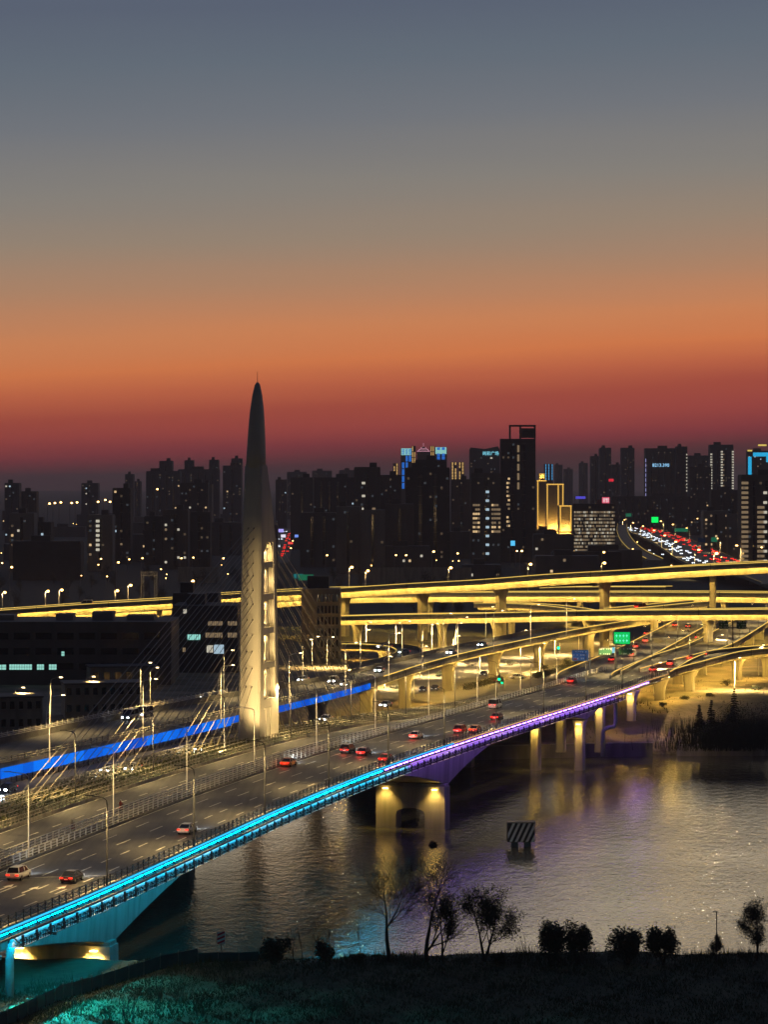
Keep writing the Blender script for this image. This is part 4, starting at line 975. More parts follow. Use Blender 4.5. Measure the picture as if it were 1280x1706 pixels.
viaduct('frontage_ramp', 'pale lit slip ramp bending beside the expressway at far right', JR, 10, [200, 400], gd=1.8, wash=False)
JA = lamp_proto((10, 2, -1, m_grey, 40000)); b_ = MB(); b_.box((-2.4, 0, 10.35), (1.5, .9, .6)); part('lamp_glow', b_, e_amber, JA)
for i in range(16):
    p, h = at(off(J, 19.2 if i % 2 else -19.2), 160 + 110 * i); place(JA, i > 0, p, h if i % 2 == 0 else h + math.pi, f'{ORD[i]} amber lamp from the front along the jammed expressway', 'lamps along the expressway')

# scooters with riders on the slow road
def scooter(px, py, label, jacket):
    p, h = on_path(SCC, px, py, 12.0); o = thing('scooter', label, 'scooter', p, h, 'scooters on the slow road')
    b_ = MB(); b_.loft([[(-.14, -.75, .45), (.14, -.75, .45), (.14, -.75, .75), (-.14, -.75, .75)], [(-.17, -.1, .3), (.17, -.1, .3), (.17, -.1, .78), (-.17, -.1, .78)], [(-.16, .1, .25), (.16, .1, .25), (.16, .1, .35), (-.16, .1, .35)], [(-.16, .45, .25), (.16, .45, .25), (.16, .45, .4), (-.16, .45, .4)], [(-.18, .6, .4), (.18, .6, .4), (.14, .5, 1.0), (-.14, .5, 1.0)]]); part('body', b_, PAINT['red'], o)
    for y in (-.62, .68):
        b_ = MB(); b_.tube([(-.06, y, .25), (.06, y, .25)], .25, 12); part('wheel', b_, m_rub, o)
    b_ = MB(); b_.bar((-.32, .48, 1.05), (.32, .48, 1.05), .05); b_.bar((0, .5, .9), (0, .48, 1.06), .06); part('handlebar', b_, m_black, o)
    b_ = MB(); b_.box((0, -.8, .72), (.16, .06, .1)); part('tail_light', b_, e_tail, o)
    r_ = thing('person', f'rider in a {jacket} jacket sitting on the {label.split(",")[0]}', 'person', (p[0], p[1], p[2]), h, 'scooter riders')
    me = bpy.data.meshes.new('body')
    V = [(0, -.22, .86), (0, -.2, 1.12), (0, -.14, 1.36), (0, -.12, 1.48), (0, -.08, 1.62), (0, -.07, 1.74), (.1, -.2, .84), (.15, .14, .84), (.15, .2, .42), (.15, .3, .36), (-.1, -.2, .84), (-.15, .14, .84), (-.15, .2, .42), (-.15, .3, .36), (.2, -.14, 1.38), (.28, .1, 1.18), (.27, .42, 1.1), (-.2, -.14, 1.38), (-.28, .1, 1.18), (-.27, .42, 1.1)]
    E_ = [(0, 1), (1, 2), (2, 3), (3, 4), (4, 5), (0, 6), (6, 7), (7, 8), (8, 9), (0, 10), (10, 11), (11, 12), (12, 13), (2, 14), (14, 15), (15, 16), (2, 17), (17, 18), (18, 19)]
    RR = [.16, .16, .17, .06, .11, .1, .1, .085, .06, .05, .1, .085, .06, .05, .07, .055, .04, .07, .055, .04]
    me.from_pydata(V, E_, []); me.materials.append(mat('jacket_' + jacket, (.25, .04, .03) if jacket == 'red' else (.3, .29, .26), .8)); bo = link('body', me, r_)
    bo.modifiers.new('skin', 'SKIN'); sv = me.skin_vertices[0].data
    for i_, q in enumerate(RR): sv[i_].radius = (q, q)
    sv[0].use_root = True; bo.modifiers.new('sub', 'SUBSURF').levels = 1
    b_ = MB(); b_.loft([[(.13 * math.sin(a_) * math.cos(k * math.pi / 5), -.08 + .14 * math.sin(a_) * math.sin(k * math.pi / 5), 1.7 + .13 * math.cos(a_)) for k in range(10)] for a_ in (1.7, 1.3, .9, .5, .1)]); part('helmet', b_, m_white, r_, True)
scooter(120, 1385, 'red scooter nearest the left edge, on the slow road', 'pale')
scooter(201, 1352, 'red scooter farther along, on the slow road', 'red')

# ------------------------------------------------------------------ city buildings
BM = [mat('facade_brown', (.17, .15, .125), .85, var=.2, scale=.12, streak=True), mat('facade_grey', (.15, .15, .15), .85, var=.2, scale=.12, streak=True), mat('facade_pale', (.30, .265, .22), .85, var=.2, scale=.12, streak=True), mat('facade_dark', (.085, .08, .075), .85, var=.2, scale=.1)]
WINM = [emi('window_warm', (1.0, .68, .34), .8, False), emi('window_white', (.95, .88, .70), .62, False), emi('window_cool', (.62, .85, 1.0), .7, False), emi('window_dim', (1.0, .7, .4), .22, False), emi('window_teal', (.35, .85, .75), .9, False)]
def box_mesh(name, d, m):
    b_ = MB(); b_.box((0, 0, 0), d); return b_.mesh(name, m)
WIN = [box_mesh('window', (1.5, .12, 1.5), m_) for m_ in WINM + [emi('window_faint', (1.0, .72, .45), .07, False), emi('window_faint_cool', (.7, .85, 1.0), .05, False)]]; WINB = [box_mesh('window', (2.4, .12, 1.7), m_) for m_ in WINM]
rb = random.Random(21)
def building(x0, x1, yt, Y, label, fm=0, lit=.02, depth=18, tilt=0.0, bays=True, stair=None, cols=None, tint=(0, 1, 2, 3), rows=(0.05, .96), roof=True, cat='building', name='apartment_block', big=False, group=None, floor=3.1, bw=None, gz=4.3):
    w = (x1 - x0) * Y / F; H = ZD(yt, Y) - gz; xc = XD((x0 + x1) / 2, Y)
    o = thing(name, label, cat, (xc, Y, gz), tilt, group)
    b_ = MB(); b_.box((0, depth / 2, H / 2), (w, depth, H)); part('wall', b_, BM[fm], o)
    nb = max(2, int(w / 7.5)); bwid = w / nb; pj = .9 if bays else .12
    if bays:
        b_ = MB()
        for k in range(nb):
            hk = H - (.0 if k % 3 else 2.0) - .4
            b_.box((-w / 2 + bwid * (k + .5), -pj / 2 + .01, hk / 2), (bwid * .62, pj, hk))
        part('bay_columns', b_, BM[fm], o)
        b_ = MB(); z = 6
        while z < H - 2:
            b_.box((0, -.2, z), (w * .985, .5, .16)); z += floor * 2
        part('floor_bands', b_, BM[2 if fm != 2 else 0], o)
        for k in range(nb - 1):
            b_ = MB(); b_.box((-w / 2 + bwid * (k + 1), -.03, H * .5), (bwid * .2, .1, H * .9)); part('glass_strip', b_, m_glassd, o)
    if roof:
        b_ = MB(); b_.box((0, depth / 2, H + .45), (w * .98, depth * .97, .9)); rf = part('roof', b_, BM[fm], o)
        b_ = MB(); b_.box((w * rb.uniform(-.25, .25), depth * .5, H + 2.4), (max(3, w * .28), depth * .4, 3.4)); part('lift_house', b_, BM[3], rf)
    nf = int(H / floor)
    cl = cols or max(3, int(w / 3.4)); n_ = 0
    for f in range(nf):
        if not rows[0] <= f / nf <= rows[1]: continue
        for c in range(cl):
            if rb.random() < .10 and n_ < 240 and Y > 1500 and H > 30 and name == 'apartment_block':
                link('window', WIN[5 + (rb.random() < .4)], o, (-w / 2 + w * (c + .5) / cl, -pj - .05, f * floor + 2.0)); n_ += 1
            elif rb.random() < lit and n_ < 290:
                ti = rb.choice(tint); x = -w / 2 + w * (c + .5) / cl
                link('window', (WINB if big else WIN)[ti], o, (x, -pj - .05, f * floor + 2.0)); n_ += 1
    if stair:
        for fx, a_, b2, st, ti in stair:
            f = int(nf * a_)
            while f < nf * b2 and n_ < 298:
                link('window', WINB[ti], o, (-w / 2 + w * fx, -pj - .05, f * floor + 2.0)); f += st; n_ += 1
    return o
BL = 'tower block'
building(7, 31, 806, 2600, 'slim dark block at far left with a few white windows', 1, .05, tint=(1, 2))
building(31, 60, 820, 2620, 'lower dark block attached right of the far left one', 3, .004)
building(15, 56, 857, 1760, 'brown block at left with scattered lit windows down both sides', 2, .10, tint=(0, 1, 3), rows=(.02, .9))
building(56, 84, 872, 1800, 'dark block right of the brown left block', 3, .02)
building(135, 163, 806, 3200, 'lone grey block behind the bright amber road lights', 1, .03, tint=(1, 2))
building(145, 187, 860, 1760, 'brown block at left with a column of bright windows', 2, .05, stair=((.42, .45, .95, 1, 1),), tint=(0, 1, 3))
building(187, 217, 815, 1920, 'black block right of the column of bright windows', 3, .01)
building(208, 222, 791, 3400, 'thin far tower left of the star-bright lamp', 1, .01)
building(222, 234, 803, 3450, 'short companion of the thin far tower', 1, .01)
building(243, 300, 786, 3050, 'broad grey slab under the left skyline tower', 1, .006)
building(265, 287, 769, 3150, 'first raised tower of the left skyline', 1, .02, tint=(1,))
building(296, 365, 783, 3150, 'broad grey slab between two raised skyline towers', 1, .003)
building(307, 322, 768, 3250, 'second raised tower of the left skyline', 1, .01)
building(348, 364, 767, 3250, 'third raised tower of the left skyline', 1, .01)
building(371, 402, 777, 3000, 'grey slab just left of the pylon', 1, .004)
building(385, 403, 765, 3050, 'raised tower just left of the pylon', 1, .01)
building(240, 272, 862, 1900, 'black block left of the window-dotted brown block', 3, .008)
building(271, 313, 851, 1800, 'brown block with columns of small lit windows left of the pylon', 0, .16, tint=(0, 3, 1), rows=(.05, .95))
building(313, 350, 855, 1850, 'nearly black block right of the window-dotted brown block', 3, .004)
building(300, 346, 806, 2400, 'dark slab behind the window-dotted block', 3, .01)
building(338, 353, 808, 2450, 'pale striped slab left of the pylon', 2, .03, tint=(2, 3))
building(350, 402, 872, 2150, 'low dark hall with two white windows left of the pylon', 0, .02, tint=(1,))
building(478, 511, 787, 4300, 'first far purple-grey slab right of the pylon', 1, 0)
building(520, 553, 785, 4300, 'second far purple-grey slab right of the pylon', 1, 0)
building(565, 592, 784, 4300, 'third far purple-grey slab right of the pylon', 1, 0)
building(459, 478, 800, 3500, 'dark slab directly behind the right-hand cables', 3, .01)
building(484, 522, 797, 2350, 'grey-brown slab left of the middle cluster', 0, .004)
building(521, 591, 797, 2450, 'wide dark slab in the middle cluster', 3, .004)
building(590, 634, 780, 1950, 'flat-topped dark tower with one broken column of windows', 0, .003, stair=((.36, .45, .93, 3, 1), (.75, .45, .55, 1, 3)))
building(633, 669, 793, 2250, 'dark slab right of the flat-topped tower', 3, .002)
building(560, 600, 846, 1720, 'lower brown block with plain gables', 2, .0)
building(600, 642, 852, 1700, 'lower brown block beside the plain gables', 2, .002)
building(642, 690, 842, 1740, 'brown block with three windows near its foot', 0, .01, rows=(.05, .35))
building(676, 750, 781, 1820, 'massive black ribbed tower in the middle cluster', 3, .0)
building(692, 744, 768, 1960, 'stepped upper part behind the massive ribbed tower', 3, .01)
building(503, 530, 862, 2100, 'small dark block beside the red-lit street', 0, .03)
building(500, 560, 856, 1850, 'low dark block right of the red-lit street', 0, .006)
building(752, 786, 800, 2500, 'rounded dark block right of the ribbed tower', 3, .003)
b_ = building(785, 835, 790, 1900, 'block with one bright stairwell column flanked by amber windows', 0, .0, stair=((.55, .12, .86, 2, 2),))
w_ = 50 * 1900 / F; nfl = int((ZD(790, 1900) - 4.3) / 3.1)
for f in range(int(nfl * .35), int(nfl * .72)):
    for fx in (.1, .18, .26, .72, .80, .88, .95):
        if rb.random() < .85: link('window', WIN[rb.choice((0, 3, 3))], b_, (-w_ / 2 + w_ * fx, -.95, f * 3.1 + 2))
b_ = building(835, 893, 731, 1960, 'tallest dark tower with an open frame on its roof', 3, .0, roof=False)
w_ = 58 * 1960 / F; H_ = ZD(731, 1960) - 4.3; H2 = ZD(708, 1960) - 4.3; fm = MB()
xa, xb = -w_ / 2 + w_ * .27, w_ / 2 - .3
for x in (xa, (xa + xb) / 2 - 1.5, xb): fm.box((x, 6, (H_ + H2) / 2), (1.0, 9, H2 - H_))
fm.box(((xa + xb) / 2, 6, H2 - .5), (xb - xa + 1, 9, 1.2)); fm.box(((xa + xb) / 2 + 4, 6, (H_ + H2) / 2 - .8), (xb - xa - 9, 7, H2 - H_ - 3)); part('roof_frame', fm, BM[3], b_)
for f in range(8, 20):
    for fx in (.38, .46):
        if rb.random() < .7: link('window', WIN[rb.choice((0, 3))], b_, (-w_ / 2 + w_ * fx * .5, -.95, f * 3.1 + 2))
for k in range(5):
    fm = MB(); fm.box((-w_ / 2 + w_ * .5, -.95, H_ * (.62 + k * .075)), (1.6, .12, 5.0)); part('stair_glazing', fm, WINM[3], b_)
# outlined gold building
g_ol = emi('outline_gold', (1.0, .56, .10), 1.1, False); g_wash = mat('gold_facade', (.42, .30, .10), .7)
def outlined(x0, x1, yt, yb, Y, label, lines, m=g_ol, fm=2):
    o = building(x0, x1, yt, Y, label, fm, .0, bays=False, roof=False, name='lit_building'); w = (x1 - x0) * Y / F; H = ZD(yt, Y) - 4.3; zb = ZD(yb, Y) - 4.3
    for fx in lines:
        b_ = MB(); b_.box((-w / 2 + w * fx, -.25, (H + zb) / 2), (.9, .3, H - zb)); part('outline_light', b_, m, o)
    b_ = MB(); b_.box((0, -.25, H - .5), (w, .3, 1.0)); part('outline_light', b_, m, o)
    fx_ = MB(); fx_.box((0, -4, zb + 1), (w * .8, .5, .4)); part('facade_flood', fx_, emi('facade_flood_led', (1, .55, .10), 420), o)
    fx_ = MB(); fx_.box((0, -4.4, zb + .9), (w * .84, .2, 1.4)); part('flood_shield', fx_, m_black, o)
    return o
outlined(895, 911, 800, 884, 2500, 'narrow gold outlined building right of the tallest tower', (.1,))
outlined(899, 908, 789, 800, 2520, 'small lit crown on the narrow gold building', (.1, .9))
outlined(911, 940, 806, 886, 2480, 'wide gold outlined building with bright vertical edges', (.05, .68, .95))
outlined(932, 954, 842, 888, 2400, 'lower gold outlined hotel block', (.1, .9))
bl_ = emi('tower_blue', (.02, .22, .9), .75, False); tl_ = emi('tower_teal', (.35, .8, .75), .9, False)
def lit_tower(x0, x1, yt, yb, Y, label, colm, bars, crown=None):
    o = building(x0, x1, yt, Y, label, 3, 0, bays=False, roof=False, name='lit_tower'); w = (x1 - x0) * Y / F; H = ZD(yt, Y) - 4.3; zb = ZD(yb, Y) - 4.3
    for fx, m_, ww in bars:
        n_ = 6
        for k in range(n_):
            if rb.random() < .12: continue
            b_ = MB(); b_.box((-w / 2 + w * fx, -.2, zb + (H - zb) * (k + .5) / n_), (ww * w, .3, (H - zb) / n_ * .86)); part('light_bar', b_, m_, o)
    if crown:
        b_ = MB(); b_.box((0, -.2, H - crown[0] / 2), (w * .92, .3, crown[0])); part('lit_crown', b_, crown[1], o)
    return o
lit_tower(668, 688, 747, 815, 4000, 'blue glowing tower with a pale teal crown, left of the pair', bl_, ((.2, bl_, .2), (.5, bl_, .18), (.78, bl_, .2)), (10, tl_))
lit_tower(725, 745, 745, 775, 4000, 'blue glowing tower with a pale teal crown, right of the pair', bl_, ((.3, bl_, .25), (.7, bl_, .25)), (10, tl_))
gs = emi('gold_slab', (1.0, .6, .2), .7, False)
for x0, x1, yt, lb in ((686, 693, 743, 'thin gold slab right of the left blue tower'), (717, 724, 743, 'thin gold slab left of the right blue tower'), (655, 664, 772, 'short cream lit tower left of the blue pair'), (752, 762, 770, 'short cream lit tower right of the blue pair'), (764, 774, 770, 'second short cream lit tower right of the blue pair')):
    lit_tower(x0, x1, yt, 800, 3950, lb, gs, ((.25, gs, .22), (.75, gs, .22)))
o = building(695, 717, 752, 4050, 'building with a pink outlined pitched roof between the blue towers', 3, .03, bays=False, roof=False, name='pagoda_building')
w_ = 22 * 4050 / F; H_ = ZD(752, 4050) - 4.3; pk = emi('pink_outline', (1, .45, .6), .8, False)
for k in range(3):
    b_ = MB(); a_ = w_ * (.5 - .14 * k); z = H_ + k * 2.2
    b_.bar((-a_, -.2, z), (a_, -.2, z), .7); b_.bar((-a_, -.2, z), (-a_ * .6, -.2, z + 2), .6); b_.bar((a_, -.2, z), (a_ * .6, -.2, z + 2), .6); part('roof_outline', b_, pk, o)
b_ = MB(); b_.loft([[(-w_ * .5, 0, H_), (w_ * .5, 0, H_), (w_ * .5, 16, H_), (-w_ * .5, 16, H_)], [(-1, 6, H_ + 7), (1, 6, H_ + 7), (1, 9, H_ + 7), (-1, 9, H_ + 7)]]); part('roof', b_, BM[3], o)
b_ = MB(); b_.tube([(0, 7, H_ + 6.8), (0, 7, H_ + 11)], .3, 5); b_.box((0, 7, H_ + 11.5), (1, 1, 1)); part('finial', b_, pk, o)
# plaza tower with its name in blue letters
def text(parent, s_, size, loc, m, align='CENTER'):
    c_ = bpy.data.curves.new('lettering', 'FONT'); c_.body = s_; c_.size = size; c_.extrude = .15; c_.align_x = align; c_.align_y = 'CENTER'; c_.resolution_u = 2
    tmp = bpy.data.objects.new('lettering_curve', c_); COL.objects.link(tmp); bpy.context.view_layer.update()
    me = bpy.data.meshes.new_from_object(tmp.evaluated_get(bpy.context.evaluated_depsgraph_get())); bpy.data.objects.remove(tmp)
    me.materials.clear(); me.materials.append(m)
    o_ = link('lettering', me, parent, loc); o_.rotation_euler = (R(90), 0, 0); return o_
cy_ = emi('sign_cyan', (.25, .8, 1.0), 1.3, False)
o = building(783, 833, 749, 3000, 'slate tower with dipped roof and blue lettering near the top', 1, .035, bays=False, roof=False, tint=(1, 2), big=True, rows=(.4, .9))
w_ = 50 * 3000 / F; H_ = ZD(749, 3000) - 4.3
b_ = MB(); b_.add([(-w_ / 2, 0, H_), (w_ / 2, 0, H_), (w_ / 2, 12, H_), (-w_ / 2, 12, H_), (-w_ / 2 + 1, 0, H_ + 2.4), (0, 0, H_ + .6), (w_ / 2 - 2, 0, H_ + 3.6), (w_ / 2 - 2, 12, H_ + 3.6), (0, 12, H_ + .6), (-w_ / 2 + 1, 12, H_ + 2.4)], [(0, 1, 6, 5, 4), (2, 3, 9, 8, 7), (4, 5, 8, 9), (5, 6, 7, 8), (0, 4, 9, 3), (1, 2, 7, 6)]); part('roof', b_, BM[1], o)
text(o, '尚彩广场', 4.6, (w_ * .2, -.6, H_ - 4.5), cy_)
lit_tower(908, 922, 773, 800, 4100, 'far tower with thin blue neon lines', bl_, ((.15, emi('neon_blue', (.1, .5, 1), .8, False), .1), (.5, emi('neon_blue', (0, 0, 0), 0), .1), (.9, emi('neon_blue', (0, 0, 0), 0), .1)))
building(925, 938, 775, 5200, 'hazy far tower right of the blue neon tower', 1, 0)
building(940, 955, 782, 5400, 'second hazy far tower right of the blue neon tower', 1, 0)
building(966, 980, 772, 5200, 'third hazy far tower right of the blue neon tower', 1, 0)
building(985, 1001, 761, 3700, 'grey tower left of the speckled grey tower', 1, .02)
building(1000, 1019, 747, 3600, 'speckled grey tower with small green-white windows', 1, .06, tint=(1, 4, 3))
building(1036, 1058, 747, 3650, 'plain grey tower with notched roof', 1, .01)
building(1020, 1036, 775, 3900, 'lower grey block between two far towers', 1, .01)
o = building(1076, 1130, 748, 3300, 'broad hotel slab with a blue glowing number sign', 0, .0, bays=True, roof=True); w_ = 54 * 3300 / F; H_ = ZD(748, 3300) - 4.3
text(o, '8213.390', 5.6, (-1, -1.3, H_ - 20), emi('sign_blue', (.3, .65, 1.0), 1.5, False))
for k in range(9):
    b_ = MB(); b_.box((-w_ / 2 + .4, -1.0, H_ - 14 - k * 6), (.8, .2, 4.2)); part('edge_light', b_, emi('edge_violet', (.5, .5, 1.0), .7, False), o)
o = building(1128, 1146, 745, 3280, 'dark wing with a dotted edge of lights beside the hotel slab', 3, .0); w_ = 18 * 3280 / F; H_ = ZD(745, 3280) - 4.3
for k in range(12): link('window', WIN[1], o, (w_ / 2 - .8, -1.0, H_ - 9 - k * 4))
building(1148, 1184, 760, 3500, 'grey block with two orange roof lights right of the hotel slab', 1, .05, tint=(0, 1))
building(1150, 1186, 779, 3000, 'black block below the orange roof lights', 3, .0)
building(1184, 1223, 742, 3200, 'twin-bay tower with columns of white windows at right', 1, .0, stair=((.05, .45, .9, 1, 1), (.5, .2, .93, 1, 1), (.56, .3, .9, 2, 3), (.97, .3, .93, 1, 1)))
cyn = emi('hotel_cyan', (.02, .55, 1.0), .9, False)
o = building(1247, 1290, 752, 3500, 'building with thick cyan light frames at the right edge', 3, .03, bays=False, roof=True); w_ = 43 * 3500 / F; H_ = ZD(752, 3500) - 4.3
for x, z, a_, b2 in ((1, H_ - 4, 22, 5), (12, H_ - 9, 10, 10), (-w_ / 2 + 2.5, H_ - 22, 4.5, 30)): 
    b_ = MB(); b_.box((x, -.3, z), (a_, .4, b2)); part('light_frame', b_, cyn, o)
b_ = MB(); b_.box((-w_ / 2 + 2.5, -.3, H_ + 1), (6, .4, 2)); b_.box((2, -.3, H_ + 8), (11, .4, 2.2)); part('roof_light', b_, emi('roof_yellow', (1, .75, .15), .9, False), o)
o = building(1236, 1300, 793, 1720, 'near apartment block at right edge with lit balcony columns', 0, .0, stair=((.05, .06, .95, 1, 3), (.13, .06, .95, 1, 3), (.46, .05, .7, 1, 3), (.55, .05, .7, 1, 3), (.62, .1, .9, 2, 1)))
o = building(1173, 1215, 853, 2050, 'low apartment block with rows of amber balconies at right', 2, .22, tint=(0, 3, 3), rows=(.1, .95))
building(1214, 1234, 858, 2040, 'blank gable end of the low apartment block at right', 2, .0, bays=False)
building(1020, 1182, 828, 3000, 'long low dark slab behind the expressway', 3, .004)
building(1186, 1238, 818, 2500, 'dark block behind the low apartments at right', 3, .004)
of = building(956, 1026, 841, 2060, 'office block covered in small lit windows beside the expressway', 3, .0, bays=False)
w_ = 70 * 2060 / F; H_ = ZD(841, 2060) - 4.3
wm_ = [box_mesh('window', (.95, .12, 1.5), m_) for m_ in (WINM[1], WINM[3], WINM[3], emi('window_mid', (1, .82, .55), .4, False), emi('window_low', (1, .8, .55), .12, False))]
n_ = 0
for f in range(1, 13):
    for c in range(26):
        if rb.random() < .9 and n_ < 295: link('window', rb.choice(wm_), of, (-w_ / 2 + 1.0 + (w_ - 2) * c / 25, -.2, 4 + f * (H_ - 7) / 13)); n_ += 1
sg = thing('roof_sign', 'pink glowing sign on the roof of the lit office block', 'sign', (XD(1010, 2060), 2060, ZD(841, 2060) + .9))
b_ = MB(); b_.box((0, 0, 2.6), (5.6, .5, 4.6)); part('panel', b_, emi('sign_pink', (1, .12, .2), .75, False), sg)
b_ = MB()
for x in (-1.8, -.6, .8, 1.8): b_.box((x, -.35, 2.6), (.5, .15, 3.2))
b_.box((.1, -.35, 3.4), (2.2, .15, .5)); part('characters', b_, emi('sign_pink_core', (1, .75, .8), 1.1, False), sg)
# low background blocks between the towers
for k in range(60):
    Y = rb.uniform(1500, 3800); px = rb.uniform(-20, 1300)
    if 1020 < px < 1290 and Y < 3600 or 455 < px < 500: continue
    hh = rb.uniform(9, 24); w = rb.uniform(16, 46) * F / Y; zt = 4.3 + hh
    building(px, px + w, HY + (CZ - zt) * F / Y, Y, 'low dark block among the distant city buildings', rb.choice((0, 1, 3)), .03, bays=False, group='low blocks in the distant city', tint=(0, 1, 3), name='low_block')

# ------------------------------------------------------------------ nearer buildings at left and centre
nb = building(-60, 285, 1036, 770, 'long dark factory block at left with a row of teal lit windows', 0, .0, depth=30, bays=False, roof=False, name='factory', gz=4.3)
w_ = 345 * 770 / F; H_ = ZD(1036, 770) - 4.3; px_ = lambda px: XD(px, 770) - XD(112.5, 770); pz = lambda py: ZD(py, 770) - 4.3
tl2 = emi('factory_teal', (.42, .95, .82), .75, False)
for x0, x1, y0, y1, nx in ((-12, 10, 1107, 1116, 3), (15, 53, 1106.5, 1116, 9), (61, 73, 1106.5, 1116, 3), (81, 94, 1106.5, 1116, 3), (102, 107, 1085, 1093, 2)):
    a_, c_ = px_(x0), px_(x1); z0, z1 = pz(y1), pz(y0)
    fr = MB(); fr.box(((a_ + c_) / 2, -.1, (z0 + z1) / 2), (c_ - a_ + .3, .16, z1 - z0 + .3)); wf_ = part('window', fr, m_black, nb)
    for k in range(nx):
        for j in range(2):
            b_ = MB(); b_.box((a_ + (c_ - a_) * (k + .5) / nx, -.2, z0 + (z1 - z0) * (j + .5) / 2), ((c_ - a_) / nx * .88, .08, (z1 - z0) / 2 * .86)); part('pane', b_, tl2, wf_)
for j in range(3):
    for k in range(9):
        b_ = MB(); b_.box((-w_ / 2 + 4 + k * 6.2, -.08, 5.5 + j * 4.3), (4.6, .12, 1.9)); part('window', b_, m_glassd, nb)
for x, w, h in ((-20, 7, 1.5), (-2, 5, 1.8), (9, 6, 2.4), (20, 8, 1.5)):
    b_ = MB(); b_.box((x, 12, H_ + h / 2), (w, 7, h)); part('roof_plant', b_, BM[2], nb)
building(287, 364, 993, 850, 'blank dark block hiding the viaduct left of the pylon', 3, .0, depth=14, bays=False, name='warehouse')
nb2 = building(286, 396, 1014, 820, 'dark building with blue and teal lit windows left of the pylon', 3, .0, depth=25, bays=False, name='office_building')
px_ = lambda px: XD(px, 820) - XD(341, 820); pz = lambda py: ZD(py, 820) - 4.3
for x0, x1, y0, y1, ti in ((312, 334, 1057, 1066, 4), (344, 355, 1075, 1087, 1), (356, 373, 1074, 1089, 2), (263, 279, 1062, 1075, 4), (346, 371, 1035, 1042, 3), (379, 395, 1035, 1042, 3), (342, 371, 1054, 1062, 3), (379, 395, 1054, 1062, 3), (305, 311, 1015, 1022, 1), (304, 309, 1079, 1086, 3)):
    n_ = max(2, int((x1 - x0) / 3.4))
    for k in range(n_):
        b_ = MB(); a_, c_ = px_(x0), px_(x1); b_.box((a_ + (c_ - a_) * (k + .5) / n_, -.2, (pz(y0) + pz(y1)) / 2), ((c_ - a_) / n_ * .82, .1, pz(y0) - pz(y1))); part('window', b_, WINM[ti], nb2)
nb3 = building(502, 567, 986, 862, 'pale corner office with rows of deep windows right of the pylon', 2, .0, depth=16, bays=False, name='corner_office', roof=True)
w_ = 65 * 862 / F; H_ = ZD(986, 862) - 4.3
for j in range(6):
    for k in range(6):
        b_ = MB(); b_.box((-w_ / 2 + 5.4 + k * 1.2, -.1, 3.0 + j * 3.6), (.62, .14, 2.4)); part('window', b_, m_glassd, nb3)
for k in range(7):
    b_ = MB(); b_.box((-w_ / 2 + 4.8 + k * 1.2, -.25, H_ / 2), (.3, .5, H_)); part('facade_fin', b_, BM[2], nb3)
b_ = MB(); b_.box((-1, 8, H_ + 2.8), (7, 6, 4)); part('roof_plant', b_, BM[3], nb3)
def house(x0, x1, yt, yb, label, storeys, wn):
    p = W(x0, yb, 4.3); Y = p[1]; w = (x1 - x0) * Y / F; H = (yb - yt) * Y / F
    o = thing('low_house', label, 'house', (XD((x0 + x1) / 2, Y), Y, 4.3), R(-12))
    b_ = MB(); b_.box((0, 5, H / 2), (w, 10, H)); part('wall', b_, mat('house_wall', (.33, .29, .22), .9, var=.25, scale=.3, streak=True), o)
    b_ = MB(); b_.box((0, 5, H + .2), (w + .6, 10.6, .4)); part('roof', b_, BM[0], o)
    for j in range(storeys):
        for k in range(wn):
            f_ = MB(); f_.box((-w / 2 + w * (k + .5) / wn, -.05, H * (j + .6) / storeys), (w / wn * .5, .12, H / storeys * .42)); wi = part('window', f_, m_glassd, o)
            b_ = MB(); b_.box((-w / 2 + w * (k + .5) / wn, -.14, H * (j + .6) / storeys - H / storeys * .24), (w / wn * .6, .3, .1)); part('sill', b_, m_conc, wi)
house(-30, 70, 1163, 1222, 'pale two-storey house at the left edge below the factory', 2, 7)
house(108, 238, 1140, 1196, 'long pale two-storey house below the factory', 2, 9)
house(150, 262, 1112, 1150, 'dim workshop behind the long pale house', 1, 6)

# ------------------------------------------------------------------ road signs and signals
def board(o, name, w, h, z, x, y, m, th=.12):
    b_ = MB(); b_.box((x, y, z), (w, th, h)); return part(name, b_, m, o)
m_sgreen = mat('sign_green', (.01, .07, .035), .5, var=.1); m_sblue = mat('sign_blue_board', (.03, .15, .45), .5, var=.08); m_swhite = mat('sign_white', (.75, .75, .75), .5, var=.05); m_sred = mat('sign_red', (.45, .03, .04), .5)
def strokes(o, w, h, z, x, y, rows, m=m_swhite, seed=1):
    r_ = random.Random(seed); b_ = MB()
    for j in range(rows):
        zz = z + h * (.36 - .72 * j / max(1, rows - 1)); xx = x - w * .42
        while xx < x + w * .4:
            ww = r_.uniform(.25, .4)
            if r_.random() < .75:
                b_.box((xx + ww / 2, y - .08, zz + .12), (ww, .03, .07)); b_.box((xx + ww / 2, y - .08, zz - .1), (ww * .8, .03, .07)); b_.box((xx + ww / 2, y - .08, zz), (.07, .03, .4))
            xx += ww + .14
    part('characters', b_, m, o)
